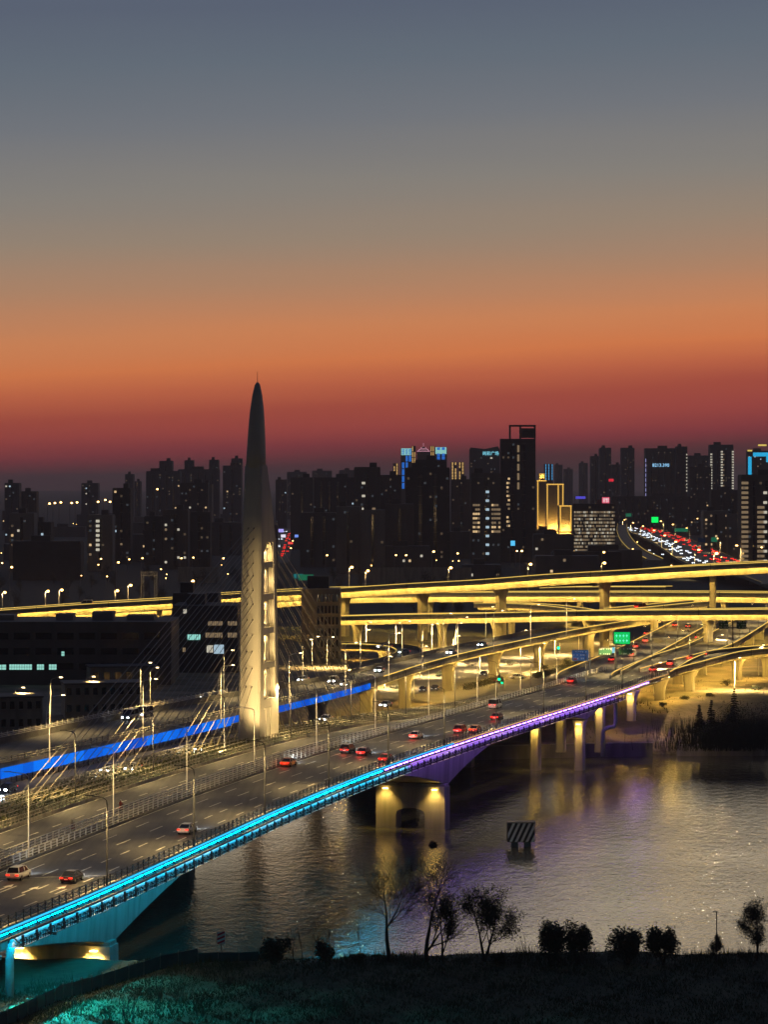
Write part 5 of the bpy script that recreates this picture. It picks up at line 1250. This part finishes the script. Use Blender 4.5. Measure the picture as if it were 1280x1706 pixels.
# green matrix display over the bridge road with two dark guide boards
Y = 708; o = thing('gantry_sign', 'bright green matrix display above two dark guide signs on one post', 'road sign', (XD(1027, Y), Y, 12))
z0 = lambda py: ZD(py, Y) - 12; xx = lambda px: XD(px, Y) - XD(1027, Y)
b_ = MB(); b_.tube([(0, .4, 0), (0, .4, z0(1056))], .2, 8); part('post', b_, m_black, o)
b_ = MB(); b_.bar((xx(997), .35, z0(1078)), (xx(1056), .35, z0(1078)), .18); b_.bar((xx(997), .35, z0(1092)), (xx(1056), .35, z0(1092)), .18); part('cross_arm', b_, m_black, o)
board(o, 'display_case', 4.5, 3.5, z0(1063), xx(1037), .3, m_black, .5)
disp = emi('matrix_green', (0.0, .95, .18), .9, False)
b_ = MB()
for i in range(14):
    for j in range(10): b_.box((xx(1037) - 1.95 + i * .3, .02, z0(1063) - 1.4 + j * .31), (.25, .05, .26))
part('display', b_, disp, o)
b_ = MB()
for i in range(4):
    for j in range(2): b_.box((xx(1037) - 1.4 + i * .9, -.02, z0(1063) - .7 + j * 1.3), (.5, .03, .16)); b_.box((xx(1037) - 1.4 + i * .9, -.02, z0(1063) - .7 + j * 1.3), (.14, .03, .8))
part('characters', b_, emi('matrix_core', (.25, 1.0, .75), 1.2, False), o)
board(o, 'guide_board', 3.4, 1.75, z0(1085.5), xx(1009), .1, m_sgreen); strokes(o, 3.4, 1.75, z0(1085.5), xx(1009), .1, 2, seed=3)
board(o, 'guide_board', 3.5, 1.8, z0(1085), xx(1043), .1, m_sgreen); strokes(o, 3.5, 1.8, z0(1085), xx(1043), .1, 2, seed=4)
board(o, 'side_panel', .8, 1.6, z0(1083), xx(1023), .1, m_sblue)
Y = 700; o = thing('direction_sign', 'blue direction sign with white characters over the slow road', 'road sign', (XD(984, Y), Y, 5))
z0 = lambda py: ZD(py, Y) - 5; xx = lambda px: XD(px, Y) - XD(984, Y)
b_ = MB(); b_.tube([(0, .3, 0), (0, .3, z0(1080))], .16, 8); b_.bar((xx(955), .3, z0(1087)), (.2, .3, z0(1087)), .14); b_.bar((xx(955), .3, z0(1096)), (.2, .3, z0(1096)), .14); part('post', b_, m_grey, o)
board(o, 'panel', 4.3, 2.8, z0(1092), xx(967.5), .1, m_sblue); strokes(o, 4.2, 2.4, z0(1091.5), xx(967.5), .1, 3, seed=8)
board(o, 'red_patch', .8, .45, z0(1098), xx(959), .01, m_sred, .06)
Y = 815; o = thing('double_gantry_sign', 'dark double guide sign on one post over the right-hand ramps', 'road sign', (XD(1222, Y), Y, 12))
z0 = lambda py: ZD(py, Y) - 12; xx = lambda px: XD(px, Y) - XD(1222, Y)
b_ = MB(); b_.tube([(0, .3, 0), (0, .3, z0(1033))], .2, 8); b_.bar((xx(1198), .3, z0(1036)), (xx(1246), .3, z0(1036)), .16); b_.bar((xx(1198), .3, z0(1045.5)), (xx(1246), .3, z0(1045.5)), .16); part('post', b_, m_black, o)
for px, sd in ((1206.5, 11), (1236.5, 12)): board(o, 'guide_board', 2.9, 2.5, z0(1040.5), xx(px), .1, m_sgreen); strokes(o, 2.9, 2.3, z0(1040.5), xx(px), .1, 3, seed=sd)
def signal(px, py, Y, gz, label, m=None, s_=1.0):
    o = thing('traffic_light', label, 'traffic light', (XD(px, Y), Y, gz)); h = ZD(py, Y) - gz
    b_ = MB(); b_.tube([(.5, .2, 0), (.5, .2, h + .6)], .1, 6); b_.bar((-.3, .2, h), (.6, .2, h), .1); part('pole', b_, m_grey, o)
    b_ = MB(); b_.box((0, .1, h + .1), (.5 * s_, .3, 1.5 * s_)); part('housing', b_, m_black, o)
    b_ = MB(); b_.tube([(0, -.06, h - .3), (0, -.14, h - .3)], .28 * s_, 10); part('lit_lens', b_, m or e_green, o)
signal(832, 1130, 760, 4.6, 'green traffic light above the ground road near the white van', s_=1.3); signal(837, 1136, 755, 4.6, 'small green traffic light right below another', s_=1.0)
signal(931, 1078, 900, 4.6, 'green traffic light under the lower viaduct beside the blue sign', s_=1.6); signal(1147, 1082, 860, 4.6, 'green traffic light between the two branch ramps', s_=1.8)
signal(517, 967, 1500, 4.3, 'teal traffic light above the corner office roof', emi('teal_signal', (0, .9, .5), 3, False), 2.6); signal(510, 936, 1900, 4.3, 'red traffic light in the street right of the pylon', e_red, 2.0)
signal(1160, 1060, 880, 4.6, 'red signal on the pier beside the left branch ramp', e_red, .8)
def far_sign(px, py, Y, w, h, label, m):
    o = thing('highway_sign', label, 'road sign', (XD(px, Y), Y, 4.3)); z = ZD(py, Y) - 4.3
    b_ = MB(); b_.tube([(-w * .6, .4, 0), (-w * .6, .4, z + h / 2)], .25, 6); b_.bar((-w * .6, .4, z), (w * .5, .4, z), .25); part('post', b_, m_grey, o); board(o, 'panel', w, h, z, 0, .1, m)
glow_g = emi('far_green_board', (.02, .36, .18), .35, False)
far_sign(1092, 866, 2400, 6, 5, 'big glowing green arrow board over the far end of the expressway', emi('far_green', (0, .9, .12), 1.4, False)); far_sign(1048, 858, 2900, 6, 3.5, 'small green sign at the far bend of the expressway', glow_g)
far_sign(1136, 883, 2000, 10, 2.6, 'wide green sign board across the expressway jam', glow_g); far_sign(1191, 899, 1800, 4, 3, 'square green sign right of the expressway jam', glow_g); far_sign(1170, 900, 1850, 5, 3, 'dark blue sign over the red tail lights', m_sblue)
far_sign(510, 962, 1420, 8, 3, 'green-lit sign board low behind the right-hand cables', glow_g); far_sign(497, 960, 1440, 5, 2.4, 'small teal sign beside the green-lit board behind the cables', emi('far_teal_board', (.02, .3, .32), .5, False))
far_sign(1019, 772 + 28, 3300, 6, 3.5, 'red glowing sign at the foot of the speckled tower', emi('far_red_board', (1, .03, .06), .8, False)); far_sign(968, 829, 3300, 12, 3, 'violet lit band on a low roof left of the office block', emi('violet_band', (.12, .1, .9), .8, False))
for px, py, Y_, w_, h_, lb, c_ in ((468, 884, 2450, 5, 3, 'violet shop sign in the far street right of the pylon', (.45, .4, 1.0)), (472, 893, 2300, 4, 2.5, 'white shop sign in the far street right of the pylon', (.9, .85, 1.0)), (494, 893, 2280, 3, 2.2, 'blue shop sign in the far street right of the pylon', (.2, .35, 1.0)), (855, 905, 1880, 3, 3.5, 'cyan glowing shop sign at the foot of the tallest tower', (.1, .6, 1.0)), (484, 905, 2150, 4, 1.6, 'red lit shop band in the far street right of the pylon', (1.0, .08, .06))):
    far_sign(px, py, Y_, w_, h_, lb, emi('shop_' + lb.split()[0], c_, 1.1, False))
# navigation block in the river
p = W(868, 1410, -5); o = thing('navigation_block', 'striped block on two stout legs standing in the river', 'river marker', p, R(-2))
b_ = MB(); b_.box((0, 0, 3.5), (5.0, 2.6, 3.5)); o.location.z -= .8; part('block', b_, mat('block_concrete', (.045, .045, .05), .9), o)
b_ = MB(); b_.box((0, 0, 5.33), (5.2, 2.8, .18)); part('cap', b_, m_concd, o)
for x in (-1.1, 1.25):
    b_ = MB(); b_.box((x, 0, .4), (1.2, 1.4, 3.4)); part('leg', b_, m_concd, o)
for k in range(6):
    x = -3.2 + k * 1.0; pts = [(x, 1.8), (x + .48, 1.8), (x + .48 + 1.6, 5.2), (x + 1.6, 5.2)]
    def clip(P, side, lim):
        R_ = []
        for i in range(len(P)):
            a_, c_ = P[i], P[(i + 1) % len(P)]; ia, ic = (a_[0] - lim) * side <= 0, (c_[0] - lim) * side <= 0
            if ia: R_.append(a_)
            if ia != ic: t_ = (lim - a_[0]) / (c_[0] - a_[0]); R_.append((lim, a_[1] + (c_[1] - a_[1]) * t_))
        return R_
    P = clip(clip(pts, 1, 2.46), -1, -2.46)
    if len(P) > 2:
        b_ = MB(); n_ = len(P); b_.add([(a_, -1.34, c_) for a_, c_ in P] + [(a_, -1.29, c_) for a_, c_ in P], [tuple(range(n_)), tuple(range(2 * n_ - 1, n_ - 1, -1))] + [(i, i + n_, (i + 1) % n_ + n_, (i + 1) % n_) for i in range(n_)]); part('white_stripe', b_, m_swhite, o)
# river marker board and fence on the near bank
Y = 324; gz = near_z(XD(368, Y), Y); o = thing('marker_board', 'small board with red and white diagonal stripes behind the bank fence', 'sign', (XD(368, Y), Y, gz - .3)); zc_ = ZD(1563, Y) - gz + .3
b_ = MB(); b_.tube([(0, .2, 0), (0, .2, zc_ + .5)], .08, 6); part('post', b_, m_grey, o); board(o, 'panel', .98, 1.45, zc_, 0, .1, m_swhite, .08)
for k in range(3):
    b_ = MB(); zz = zc_ - .55 + k * .5; b_.add([(-.45, .02, zz - .22), (-.45, .02, zz + .02), (.45, .02, zz + .4), (.45, .02, zz + .16)], [(0, 3, 2, 1)]); part('red_stripe', b_, m_sred, o)
m_hoard = mat('fence_sheet', (.03, .075, .09), .6, var=.2, scale=.5)
fp = spline([(XD(px, y), y, 0) for px, y in ((-60, 277), (0, 282), (60, 290), (130, 301), (200, 309), (300, 315), (432, 317))], 2.4)
o = thing('bank_fence', 'dark sheet fence bending along the near bank below the bridge', 'fence', (fp[0][0], fp[0][1], near_z(*fp[0][:2])))
for a_, c_ in zip(fp, fp[1:]):
    za, zb = near_z(a_[0], a_[1]) - .3, near_z(c_[0], c_[1]) - .3; b_ = MB(); h = 1.9 if a_[0] < -24 else 1.35
    b_.add([(a_[0], a_[1], za), (c_[0] - .05, c_[1], zb), (c_[0] - .05, c_[1], zb + h), (a_[0], a_[1], za + h), (a_[0], a_[1] + .06, za), (c_[0] - .05, c_[1] + .06, zb), (c_[0] - .05, c_[1] + .06, zb + h), (a_[0], a_[1] + .06, za + h)], [(0, 1, 2, 3), (7, 6, 5, 4), (3, 2, 6, 7), (1, 5, 6, 2), (0, 3, 7, 4)]); wpart('fence_panel', b_, m_hoard, o)
    b_ = MB(); b_.box((a_[0], a_[1] + .1, za + h / 2 + .1), (.12, .12, h + .3)); wpart('fence_post', b_, m_grey, o)

# ------------------------------------------------------------------ vegetation
def branches(mb_, p, d, L_, r, depth, rn, tips, spread=.55, up=.25, nseg=3, droop=0.0, kids=(2, 4)):
    pts = [p]; rs = [r]; q = Vector(p); v = Vector(d)
    for i in range(nseg):
        v = (v + Vector((rn.uniform(-.12, .12), rn.uniform(-.12, .12), rn.uniform(-.04, .1) - droop))).normalized(); q = q + v * (L_ / nseg); pts.append(tuple(q)); rs.append(max(.022, r * (1 - .42 * (i + 1) / nseg)))
    mb_.tube(pts, rs, 6 if r > .08 else 4 if r > .03 else 3, cap=False)
    if depth == 0: tips.append(pts[-1]); tips.append(pts[1]); return
    for k in range(rn.randint(*kids)):
        i = rn.randint(1, nseg); a_ = rn.uniform(0, 6.28); base = Vector(pts[i])
        t_ = v.cross(Vector((0, 0, 1))); t_ = t_.normalized() if t_.length > .05 else Vector((1, 0, 0)); u = t_.cross(v)
        nv = (v * rn.uniform(.7, 1.0) + (t_ * math.cos(a_) + u * math.sin(a_)) * rn.uniform(spread * .7, spread * 1.3) + Vector((0, 0, up))).normalized()
        branches(mb_, tuple(base), nv, L_ * rn.uniform(.58, .8), rs[i] * rn.uniform(.5, .68), depth - 1, rn, tips, spread, up, nseg, droop, kids)
    branches(mb_, pts[-1], v, L_ * .72, rs[-1] * .85, depth - 1, rn, tips, spread, up, nseg, droop, kids)
def leaves(tips, n, rad, size, rn, droop=0.0):
    b_ = MB()
    for t_ in tips:
        for k in range(n):
            x, y, z = (t_[i] + rn.gauss(0, rad) for i in range(3)); z -= abs(rn.gauss(0, droop)) if droop else 0
            a_ = rn.uniform(0, 6.28); e = rn.uniform(-.8, .8); s1 = size * rn.uniform(.6, 1.4); dx, dy, dz = math.cos(a_) * s1, math.sin(a_) * s1, e * s1
            b_.add([(x, y, z), (x + dx * .5 - dy * .3, y + dy * .5 + dx * .3, z + dz * .5), (x + dx, y + dy, z + dz), (x + dx * .5 + dy * .3, y + dy * .5 - dx * .3, z + dz * .5 - .05)], [(0, 1, 2, 3)])
    return b_
def tree(px, base_px, top_px, label, kind, seed, Y=None, wide=1.0, m=None, gz=None):
    Y = Y or 316; X = XD(px, Y); gz = near_z(X, Y) if gz is None else gz; H = (base_px - top_px) * Y / F; rn = random.Random(seed)
    o = thing('bare_tree' if kind == 'bare' else 'leafy_tree', label, 'tree', (X, Y, gz - .2)); b_ = MB(); tips = []
    if kind == 'bare':
        branches(b_, (0, 0, 0), (0.02, 0, 1), H * .31, H * .022, 5, rn, tips, .85 * wide, .10, 3, kids=(2, 3)); part('trunk', b_, m_bark, o)
        L_ = leaves(rn.sample(tips, min(160, len(tips))), 1, .12, .16, rn); part('crown', L_, m_leaf, o)
    else:
        for k in range(2 if kind == 'twin' else 1): branches(b_, (0, 0, 0), (.18 * (1 if k else -1) if kind == 'twin' else 0, 0, 1), H * .34, H * .02, 4, rn, tips, .62 * wide, .2, 3, kids=(2, 3))
        part('trunk', b_, m_bark, o); tips = rn.sample(tips, min(420, len(tips)))
        L_ = leaves(tips, 18, H * .034, H * .024, rn, droop=H * .03); part('crown', L_, m or m_leaf, o)
    return o
tree(648, 1592, 1400, 'bare tree left of the one with a nest, against the cyan reflection', 'bare', 4)
nt_ = tree(710, 1592, 1395, 'tall bare tree carrying a round nest', 'bare', 9)
Y = 316; rn = random.Random(2); b_ = MB(); c_ = Vector((XD(722, Y) - nt_.location[0], 0, ZD(1408, Y) - nt_.location[2]))
for k in range(160):
    a_, e = rn.uniform(0, 6.28), rn.uniform(-1.3, 1.3); r_ = rn.uniform(.2, .42); q = c_ + Vector((r_ * math.cos(a_) * math.cos(e), r_ * math.sin(a_) * math.cos(e), r_ * .85 * math.sin(e))); d_ = Vector((rn.uniform(-1, 1), rn.uniform(-1, 1), rn.uniform(-.6, .6))).normalized() * .3
    b_.bar(q - d_, q + d_, .035)
part('nest', b_, m_bark, nt_)
tree(738, 1593, 1470, 'thin leafy tree between the nest tree and the drooping tree', 'leafy', 13, wide=.9)
tree(808, 1597, 1460, 'drooping leafy tree with two trunks on the bank', 'twin', 17, wide=1.15)
tree(1262, 1608, 1497, 'leafy tree at the right edge of the bank', 'leafy', 23, wide=1.1)
tree(1193, 1606, 1556, 'small sparse sapling beside the slim bank pole', 'leafy', 29, wide=.8)
def bush(px, base_px, top_px, wpx, label, seed, Y=315, n=2600, name='bush', gz=None):
    X = XD(px, Y); gz = near_z(X, Y) if gz is None else gz; H = (base_px - top_px) * Y / F; w = wpx * Y / F / 2 * 1.15; H *= 1.06; rn = random.Random(seed)
    o = thing(name, label, 'bush', (X, Y, gz - .2)); b_ = MB(); lob = [(rn.uniform(-.55, .55) * w, rn.uniform(-.4, .4) * w, H * rn.uniform(.38, .74), rn.uniform(.34, .5)) for k in range(9)]
    for k in range(7): b_.tube([(rn.uniform(-.3, .3), 0, 0), (lob[k][0], lob[k][1], lob[k][2])], [.07, .025], 4)
    part('stems', b_, m_bark, o); b_ = MB()
    for k in range(n):
        lx, ly, lz, lr = rn.choice(lob); a_, e = rn.uniform(0, 6.28), math.asin(rn.uniform(-1, 1)); r_ = lr * (rn.random() ** .4) * (1.0 if rn.random() < .86 else rn.uniform(1.05, 1.5))
        x, y, z = lx + r_ * w * math.cos(a_) * math.cos(e), ly + r_ * w * math.sin(a_) * math.cos(e), max(.05, lz + r_ * H * .72 * math.sin(e)); s1 = rn.uniform(.1, .24); t_ = rn.uniform(0, 6.28); q = rn.uniform(-.7, .7) * s1
        b_.add([(x - s1 * math.cos(t_), y - s1 * math.sin(t_), z - q), (x + s1 * .4 * math.sin(t_), y - s1 * .4 * math.cos(t_), z + .05), (x + s1 * math.cos(t_), y + s1 * math.sin(t_), z + q), (x - s1 * .4 * math.sin(t_), y + s1 * .4 * math.cos(t_), z - .05)], [(0, 1, 2, 3)])
    part('foliage', b_, m_leaf, o); return o
bush(920, 1603, 1528, 58, 'left half of the wide double bush on the bank', 3, n=4200); bush(962, 1603, 1533, 52, 'right half of the wide double bush on the bank', 4, n=4000)
bush(1043, 1607, 1547, 62, 'round dark bush right of the double bush', 5, n=4200); bush(1105, 1607, 1540, 56, 'taller dark bush with narrow foot right of the round bush', 6, n=4200)
bush(459, 1590, 1539, 54, 'dark overhanging bush at the end of the bank fence', 7, n=3200); bush(543, 1590, 1552, 34, 'pointed small bush beside thin stems', 8, n=1400); bush(596, 1590, 1572, 26, 'tiny bush left of the bare trees', 10, n=600); bush(840, 1598, 1575, 46, 'low ragged bush right of the drooping tree', 12, n=700)
rn = random.Random(31)
for i, (px, b0, t0) in enumerate(((490, 1590, 1530), (505, 1590, 1535), (533, 1590, 1525), (550, 1590, 1535), (600, 1590, 1535), (875, 1600, 1548), (990, 1605, 1575), (1120, 1607, 1580), (690, 1592, 1560))):
    Y = 315; X = XD(px, Y); gz = near_z(X, Y); H = (b0 - t0) * Y / F; o = thing('sapling', f'{ORD[i]} thin bare sapling from the left on the bank crest', 'sapling', (X, Y, gz - .2), 0, 'thin saplings on the bank'); b_ = MB(); tips = []
    branches(b_, (0, 0, 0), (0, 0, 1), H * .5, .05, 2, rn, tips, .3, .4, 3, kids=(1, 3)); part('stem', b_, m_bark, o)
Y = 314; X = XD(1195, Y); gz = near_z(X, Y); o = thing('bank_pole', 'slim pole with a short arm on the bank near the right edge', 'pole', (X, Y, gz - .2)); b_ = MB(); b_.tube([(0, 0, 0), (0, 0, 6.2)], .06, 6); part('pole', b_, m_black, o); b_ = MB(); b_.bar((-.45, 0, 6.15), (.1, 0, 6.15), .09); part('arm', b_, m_black, o)
# thorny bare shrubs in the foreground at left
for i, (px, py, hh) in enumerate(((262, 1700, 5.5), (215, 1712, 4.0), (300, 1690, 4.5), (330, 1705, 4.0), (180, 1705, 2.5), (372, 1660, 2.6), (420, 1700, 2.5), (130, 1690, 2.2), (560, 1690, 2.0))):
    p = W(px, py, 5.6); gz = near_z(p[0], p[1]); o = thing('bare_shrub', f'{ORD[i]} leafless shrub in the teal-lit foreground grass', 'shrub', (p[0], p[1], gz - .1), 0, 'leafless shrubs in the foreground'); b_ = MB(); tips = []
    for k in range(6): branches(b_, (rn.uniform(-.4, .4), rn.uniform(-.4, .4), 0), (rn.uniform(-.5, .5), rn.uniform(-.5, .5), 1), hh * .4, .035, 2, rn, tips, .5, .2, 3, kids=(2, 3))
    part('stems', b_, m_bark, o)
    part('twig_leaves', leaves(tips, 2, .2, .1, rn), m_leaf, o)
# grass
b_ = MB(); rn = random.Random(8)
for k in range(46000):
    Y = rn.uniform(262, 322); px = rn.uniform(-40, 1320); X = XD(px, Y)
    if X < -30 and Y > 312: continue
    tuft = ghash(X * 2.3, Y * 2.1)
    if tuft < -.5 and rn.random() < .6: continue
    z = near_z(X, Y); h = rn.uniform(.15, .42) * (1.0 + .45 * max(0, tuft)); a_ = rn.uniform(0, 6.28); l = rn.uniform(.1, .38); w = rn.uniform(.03, .07)
    b_.add([(X - w, Y, z - .03), (X + w, Y, z - .03), (X + l * math.cos(a_), Y + l * math.sin(a_), z + h)], [(0, 1, 2)])
for k in range(5200):
    px = rn.uniform(-10, 1300); X = XD(px, 315); Y = crest_y(X) + rn.gauss(-1.5, 3.0)
    if ghash(X * 1.7, 3.1) < -.2 + rn.random() * .6: continue
    z = near_z(X, Y); h = rn.uniform(.3, 1.25); a_ = rn.uniform(0, 6.28); l = rn.uniform(.1, .6); w = rn.uniform(.02, .05)
    b_.add([(X - w, Y, z - .03), (X + w, Y, z - .03), (X + l * math.cos(a_), Y + l * math.sin(a_), z + h)], [(0, 1, 2)])
g_ = link('grass', b_.mesh('grass', m_grass)); tag(g_, 'rough dark grass covering the near river bank', 'grass', kind='stuff')
# conifers and reeds on the far right bank
def conifer(px, base_px, top_px, label, seed, gz):
    p = W(px, base_px, gz); H = (base_px - top_px) * p[1] / F; rn = random.Random(seed); o = thing('conifer', label, 'tree', (p[0], p[1], gz - .4), 0)
    b_ = MB(); b_.tube([(0, 0, 0), (0, 0, H * .97)], [.14, .03], 6); part('trunk', b_, m_bark, o); b_ = MB(); z = H * .15
    while z < H:
        r_ = max(.25, (1 - z / H) * H * .26) * rn.uniform(.7, 1.25)
        for k in range(9):
            a_ = rn.uniform(0, 6.28)
            for q in range(5):
                f = (q + rn.random()) / 5 * r_; s1 = .16 + .12 * rn.random(); x, y = f * math.cos(a_), f * math.sin(a_)
                b_.add([(x - s1, y, z - f * .25), (x, y - s1, z - f * .25 + .16), (x + s1, y, z - f * .25 - .03), (x, y + s1 * .5, z - f * .25 - .16)], [(0, 1, 2, 3)])
        z += H * .045
    part('crown', b_, m_leaf, o)
for i, (px, b0, t0) in enumerate(((1166, 1222, 1170), (1186, 1230, 1162), (1224, 1226, 1142))):
    conifer(px, b0, t0, f'{["leftmost small", "second", "tallest"][i]} evergreen poking out of the thicket on the far right bank', 40 + i, .2)
for i, (px, b0, t0, wp) in enumerate(((1200, 1238, 1178, 40), (1216, 1236, 1166, 36), (1232, 1238, 1160, 42), (1250, 1238, 1172, 44), (1270, 1240, 1170, 46), (1288, 1240, 1162, 50), (1182, 1240, 1200, 40), (1240, 1242, 1195, 60), (1268, 1242, 1198, 60))):
    bush(px, b0, t0, wp, f'{ORD[i]} dark shrub from the left in the thicket on the far right bank', 140 + i, W(px, b0, -.5)[1], 1500, 'thicket_shrub', -1.2)
b_ = MB(); rn = random.Random(77)
for k in range(2600):
    px = rn.gauss(1215, 48); p = W(px, rn.uniform(1205, 1238), 1.0); h = rn.uniform(1.0, 3.2); a_ = rn.uniform(0, 6.28)
    b_.add([(p[0] - .06, p[1], -1), (p[0] + .06, p[1], -1), (p[0] + .5 * math.cos(a_), p[1] + .5 * math.sin(a_), 1.0 + h)], [(0, 1, 2)])
tag(link('reeds', b_.mesh('reeds', m_leaf)), 'dense dark reeds under the evergreens on the far bank', 'reeds', kind='stuff')
b_ = MB()
for k in range(5200):
    X = rn.uniform(10, 190); Y = rn.uniform(672, 800); z = 4.2 if Y > 710 else -2.5 + 7 * sstep(6, 40, Y - bank_y(X)); h = rn.uniform(.2, .8) * (1 if rn.random() < .85 else 2); a_ = rn.uniform(0, 6.28)
    if math.sin(X * .21) * math.cos(Y * .17) + .5 * math.sin(X * .5 + Y * .4) < .25: continue
    b_.add([(X - .12, Y, z - .3), (X + .12, Y, z - .3), (X + .4 * math.cos(a_), Y + .4 * math.sin(a_), z + h)], [(0, 1, 2)])
tag(link('bank_weeds', b_.mesh('bank_weeds', mat('dry_weeds', (.11, .095, .045), .9, var=.4))), 'dry weeds in patches on the sandy far bank', 'weeds', kind='stuff')
# hedges by the ground road
for i, (x0, x1, py) in enumerate(((775, 835, 1150), (890, 925, 1131), (930, 990, 1118))):
    p0, p1 = W(x0, py, 4.8), W(x1, py - (x1 - x0) * .25, 4.8); o = thing('hedge', f'{ORD[i]} clipped hedge from the left beside the ground road', 'hedge', p0, 0, 'hedges by the ground road'); b_ = MB(); rn = random.Random(60 + i)
    for k in range(1800):
        t_ = rn.random(); x = (p1[0] - p0[0]) * t_ + rn.gauss(0, .7); y = (p1[1] - p0[1]) * t_ + rn.gauss(0, 1.2); z = rn.uniform(0, 1.5); s1 = rn.uniform(.12, .25); a_ = rn.uniform(0, 6.28)
        b_.add([(x - s1 * math.cos(a_), y - s1 * math.sin(a_), z), (x, y, z + s1), (x + s1 * math.cos(a_), y + s1 * math.sin(a_), z)], [(0, 1, 2)])
    part('foliage', b_, mat('hedge_leaves', (.05, .052, .022), .85, var=.4), o)
for i, (px, py, hpx, wp) in enumerate(((785, 1112, 12, 22), (850, 1110, 14, 26), (905, 1116, 10, 22), (945, 1108, 12, 20), (735, 1128, 12, 24), (1105, 1176, 8, 14), (1140, 1166, 9, 18), (1212, 1142, 12, 22), (1262, 1150, 10, 24), (1185, 1160, 7, 16), (660, 1150, 12, 22), (595, 1098, 22, 40), (575, 1102, 20, 34))):
    bush(px, py, py - hpx, wp, f'{ORD[i]} low shrub growing on the ground below the ramps', 300 + i, W(px, py, 4.5)[1], 420, 'ground_shrub', 4.4)['group'] = 'shrubs below the ramps'
# tree belt behind the viaducts: one crown mesh in three shapes, copied
proto = []
for k in range(3):
    rn = random.Random(90 + k); o = thing('belt_tree', None, 'tree'); b_ = MB(); tips = []; branches(b_, (0, 0, 0), (0, 0, 1), 3.4, .22, 3, rn, tips, .6, .25, 3, kids=(2, 3)); part('trunk', b_, m_bark, o)
    part('crown', leaves(rn.sample(tips, min(90, len(tips))), 9, .75, .5, rn), m_leaf, o); proto.append(o)
rn = random.Random(14); used = [False] * 3
for i in range(84):
    Y = rn.uniform(1120, 1620); px = rn.uniform(-10, 1090); k = i % 3
    if 440 < px < 520 and Y > 1400: px += 90
    o = proto[k] if not used[k] else copy_tree(proto[k]); used[k] = True
    o.location = (XD(px, Y), Y, 4.2); o.rotation_euler = (0, 0, rn.uniform(0, 6.28)); sc_ = rn.uniform(.8, 1.25); o.scale = (sc_, sc_, sc_)
    o['label'] = 'dark round tree in the belt behind the viaducts'; o['group'] = 'trees behind the viaducts'
# pale noise wall behind the topmost viaduct
wall('noise_wall', 'pale low wall behind the topmost viaduct', [(XD(p_, 1480), 1480, 4.2) for p_ in (615, 660, 720, 786)], ZD(946, 1480) - 4.2, .4, m_conc)
wall('site_hoarding', 'pale hoarding among trees left of the pylon', [(XD(p_, 1560), 1560, 4.2) for p_ in (296, 330, 365)], ZD(948, 1560) - 4.2 + 1, .3, m_conc)
# truss gantry at left
Y = 1060; o = thing('truss_gantry', 'lattice truss gantry over the left part of the topmost viaduct', 'gantry', (XD(247, Y), Y, 4.3)); xx = lambda px: XD(px, Y) - XD(247, Y); z0 = lambda py: ZD(py, Y) - 4.3
for px in (237, 259):
    b_ = MB()
    for dx in (-.5, .5): b_.bar((xx(px) + dx, 0, 0), (xx(px) + dx, 0, z0(955)), .14)
    z = 2
    while z < z0(955) - 1: b_.bar((xx(px) - .5, 0, z), (xx(px) + .5, 0, z + 1), .08); z += 1
    part('leg', b_, m_grey, o)
b_ = MB(); b_.bar((xx(234), 0, z0(953)), (xx(262), 0, z0(953)), .16); b_.bar((xx(234), 0, z0(959)), (xx(262), 0, z0(959)), .16); x = xx(235)
while x < xx(260): b_.bar((x, 0, z0(959)), (x + .8, 0, z0(953)), .08); x += .8
part('truss', b_, m_grey, o)

# ------------------------------------------------------------------ evening haze
b_ = MB(); b_.box((0, 9200, 57), (18400, 23800, 130))
hz = link('haze', b_.mesh('haze')); hz['kind'] = 'stuff'; hz['label'] = 'thin evening haze over the city'
hm = bpy.data.materials.new('haze'); hm.use_nodes = True; t = hm.node_tree; t.nodes.clear()
o_ = nd(t, 'ShaderNodeOutputMaterial'); v_ = nd(t, 'ShaderNodeVolumePrincipled'); v_.inputs['Color'].default_value = (.86, .74, .70, 1); v_.inputs['Density'].default_value = 9e-5; v_.inputs['Anisotropy'].default_value = 0.3
t.links.new(v_.outputs[0], o_.inputs['Volume']); hz.data.materials.append(hm)
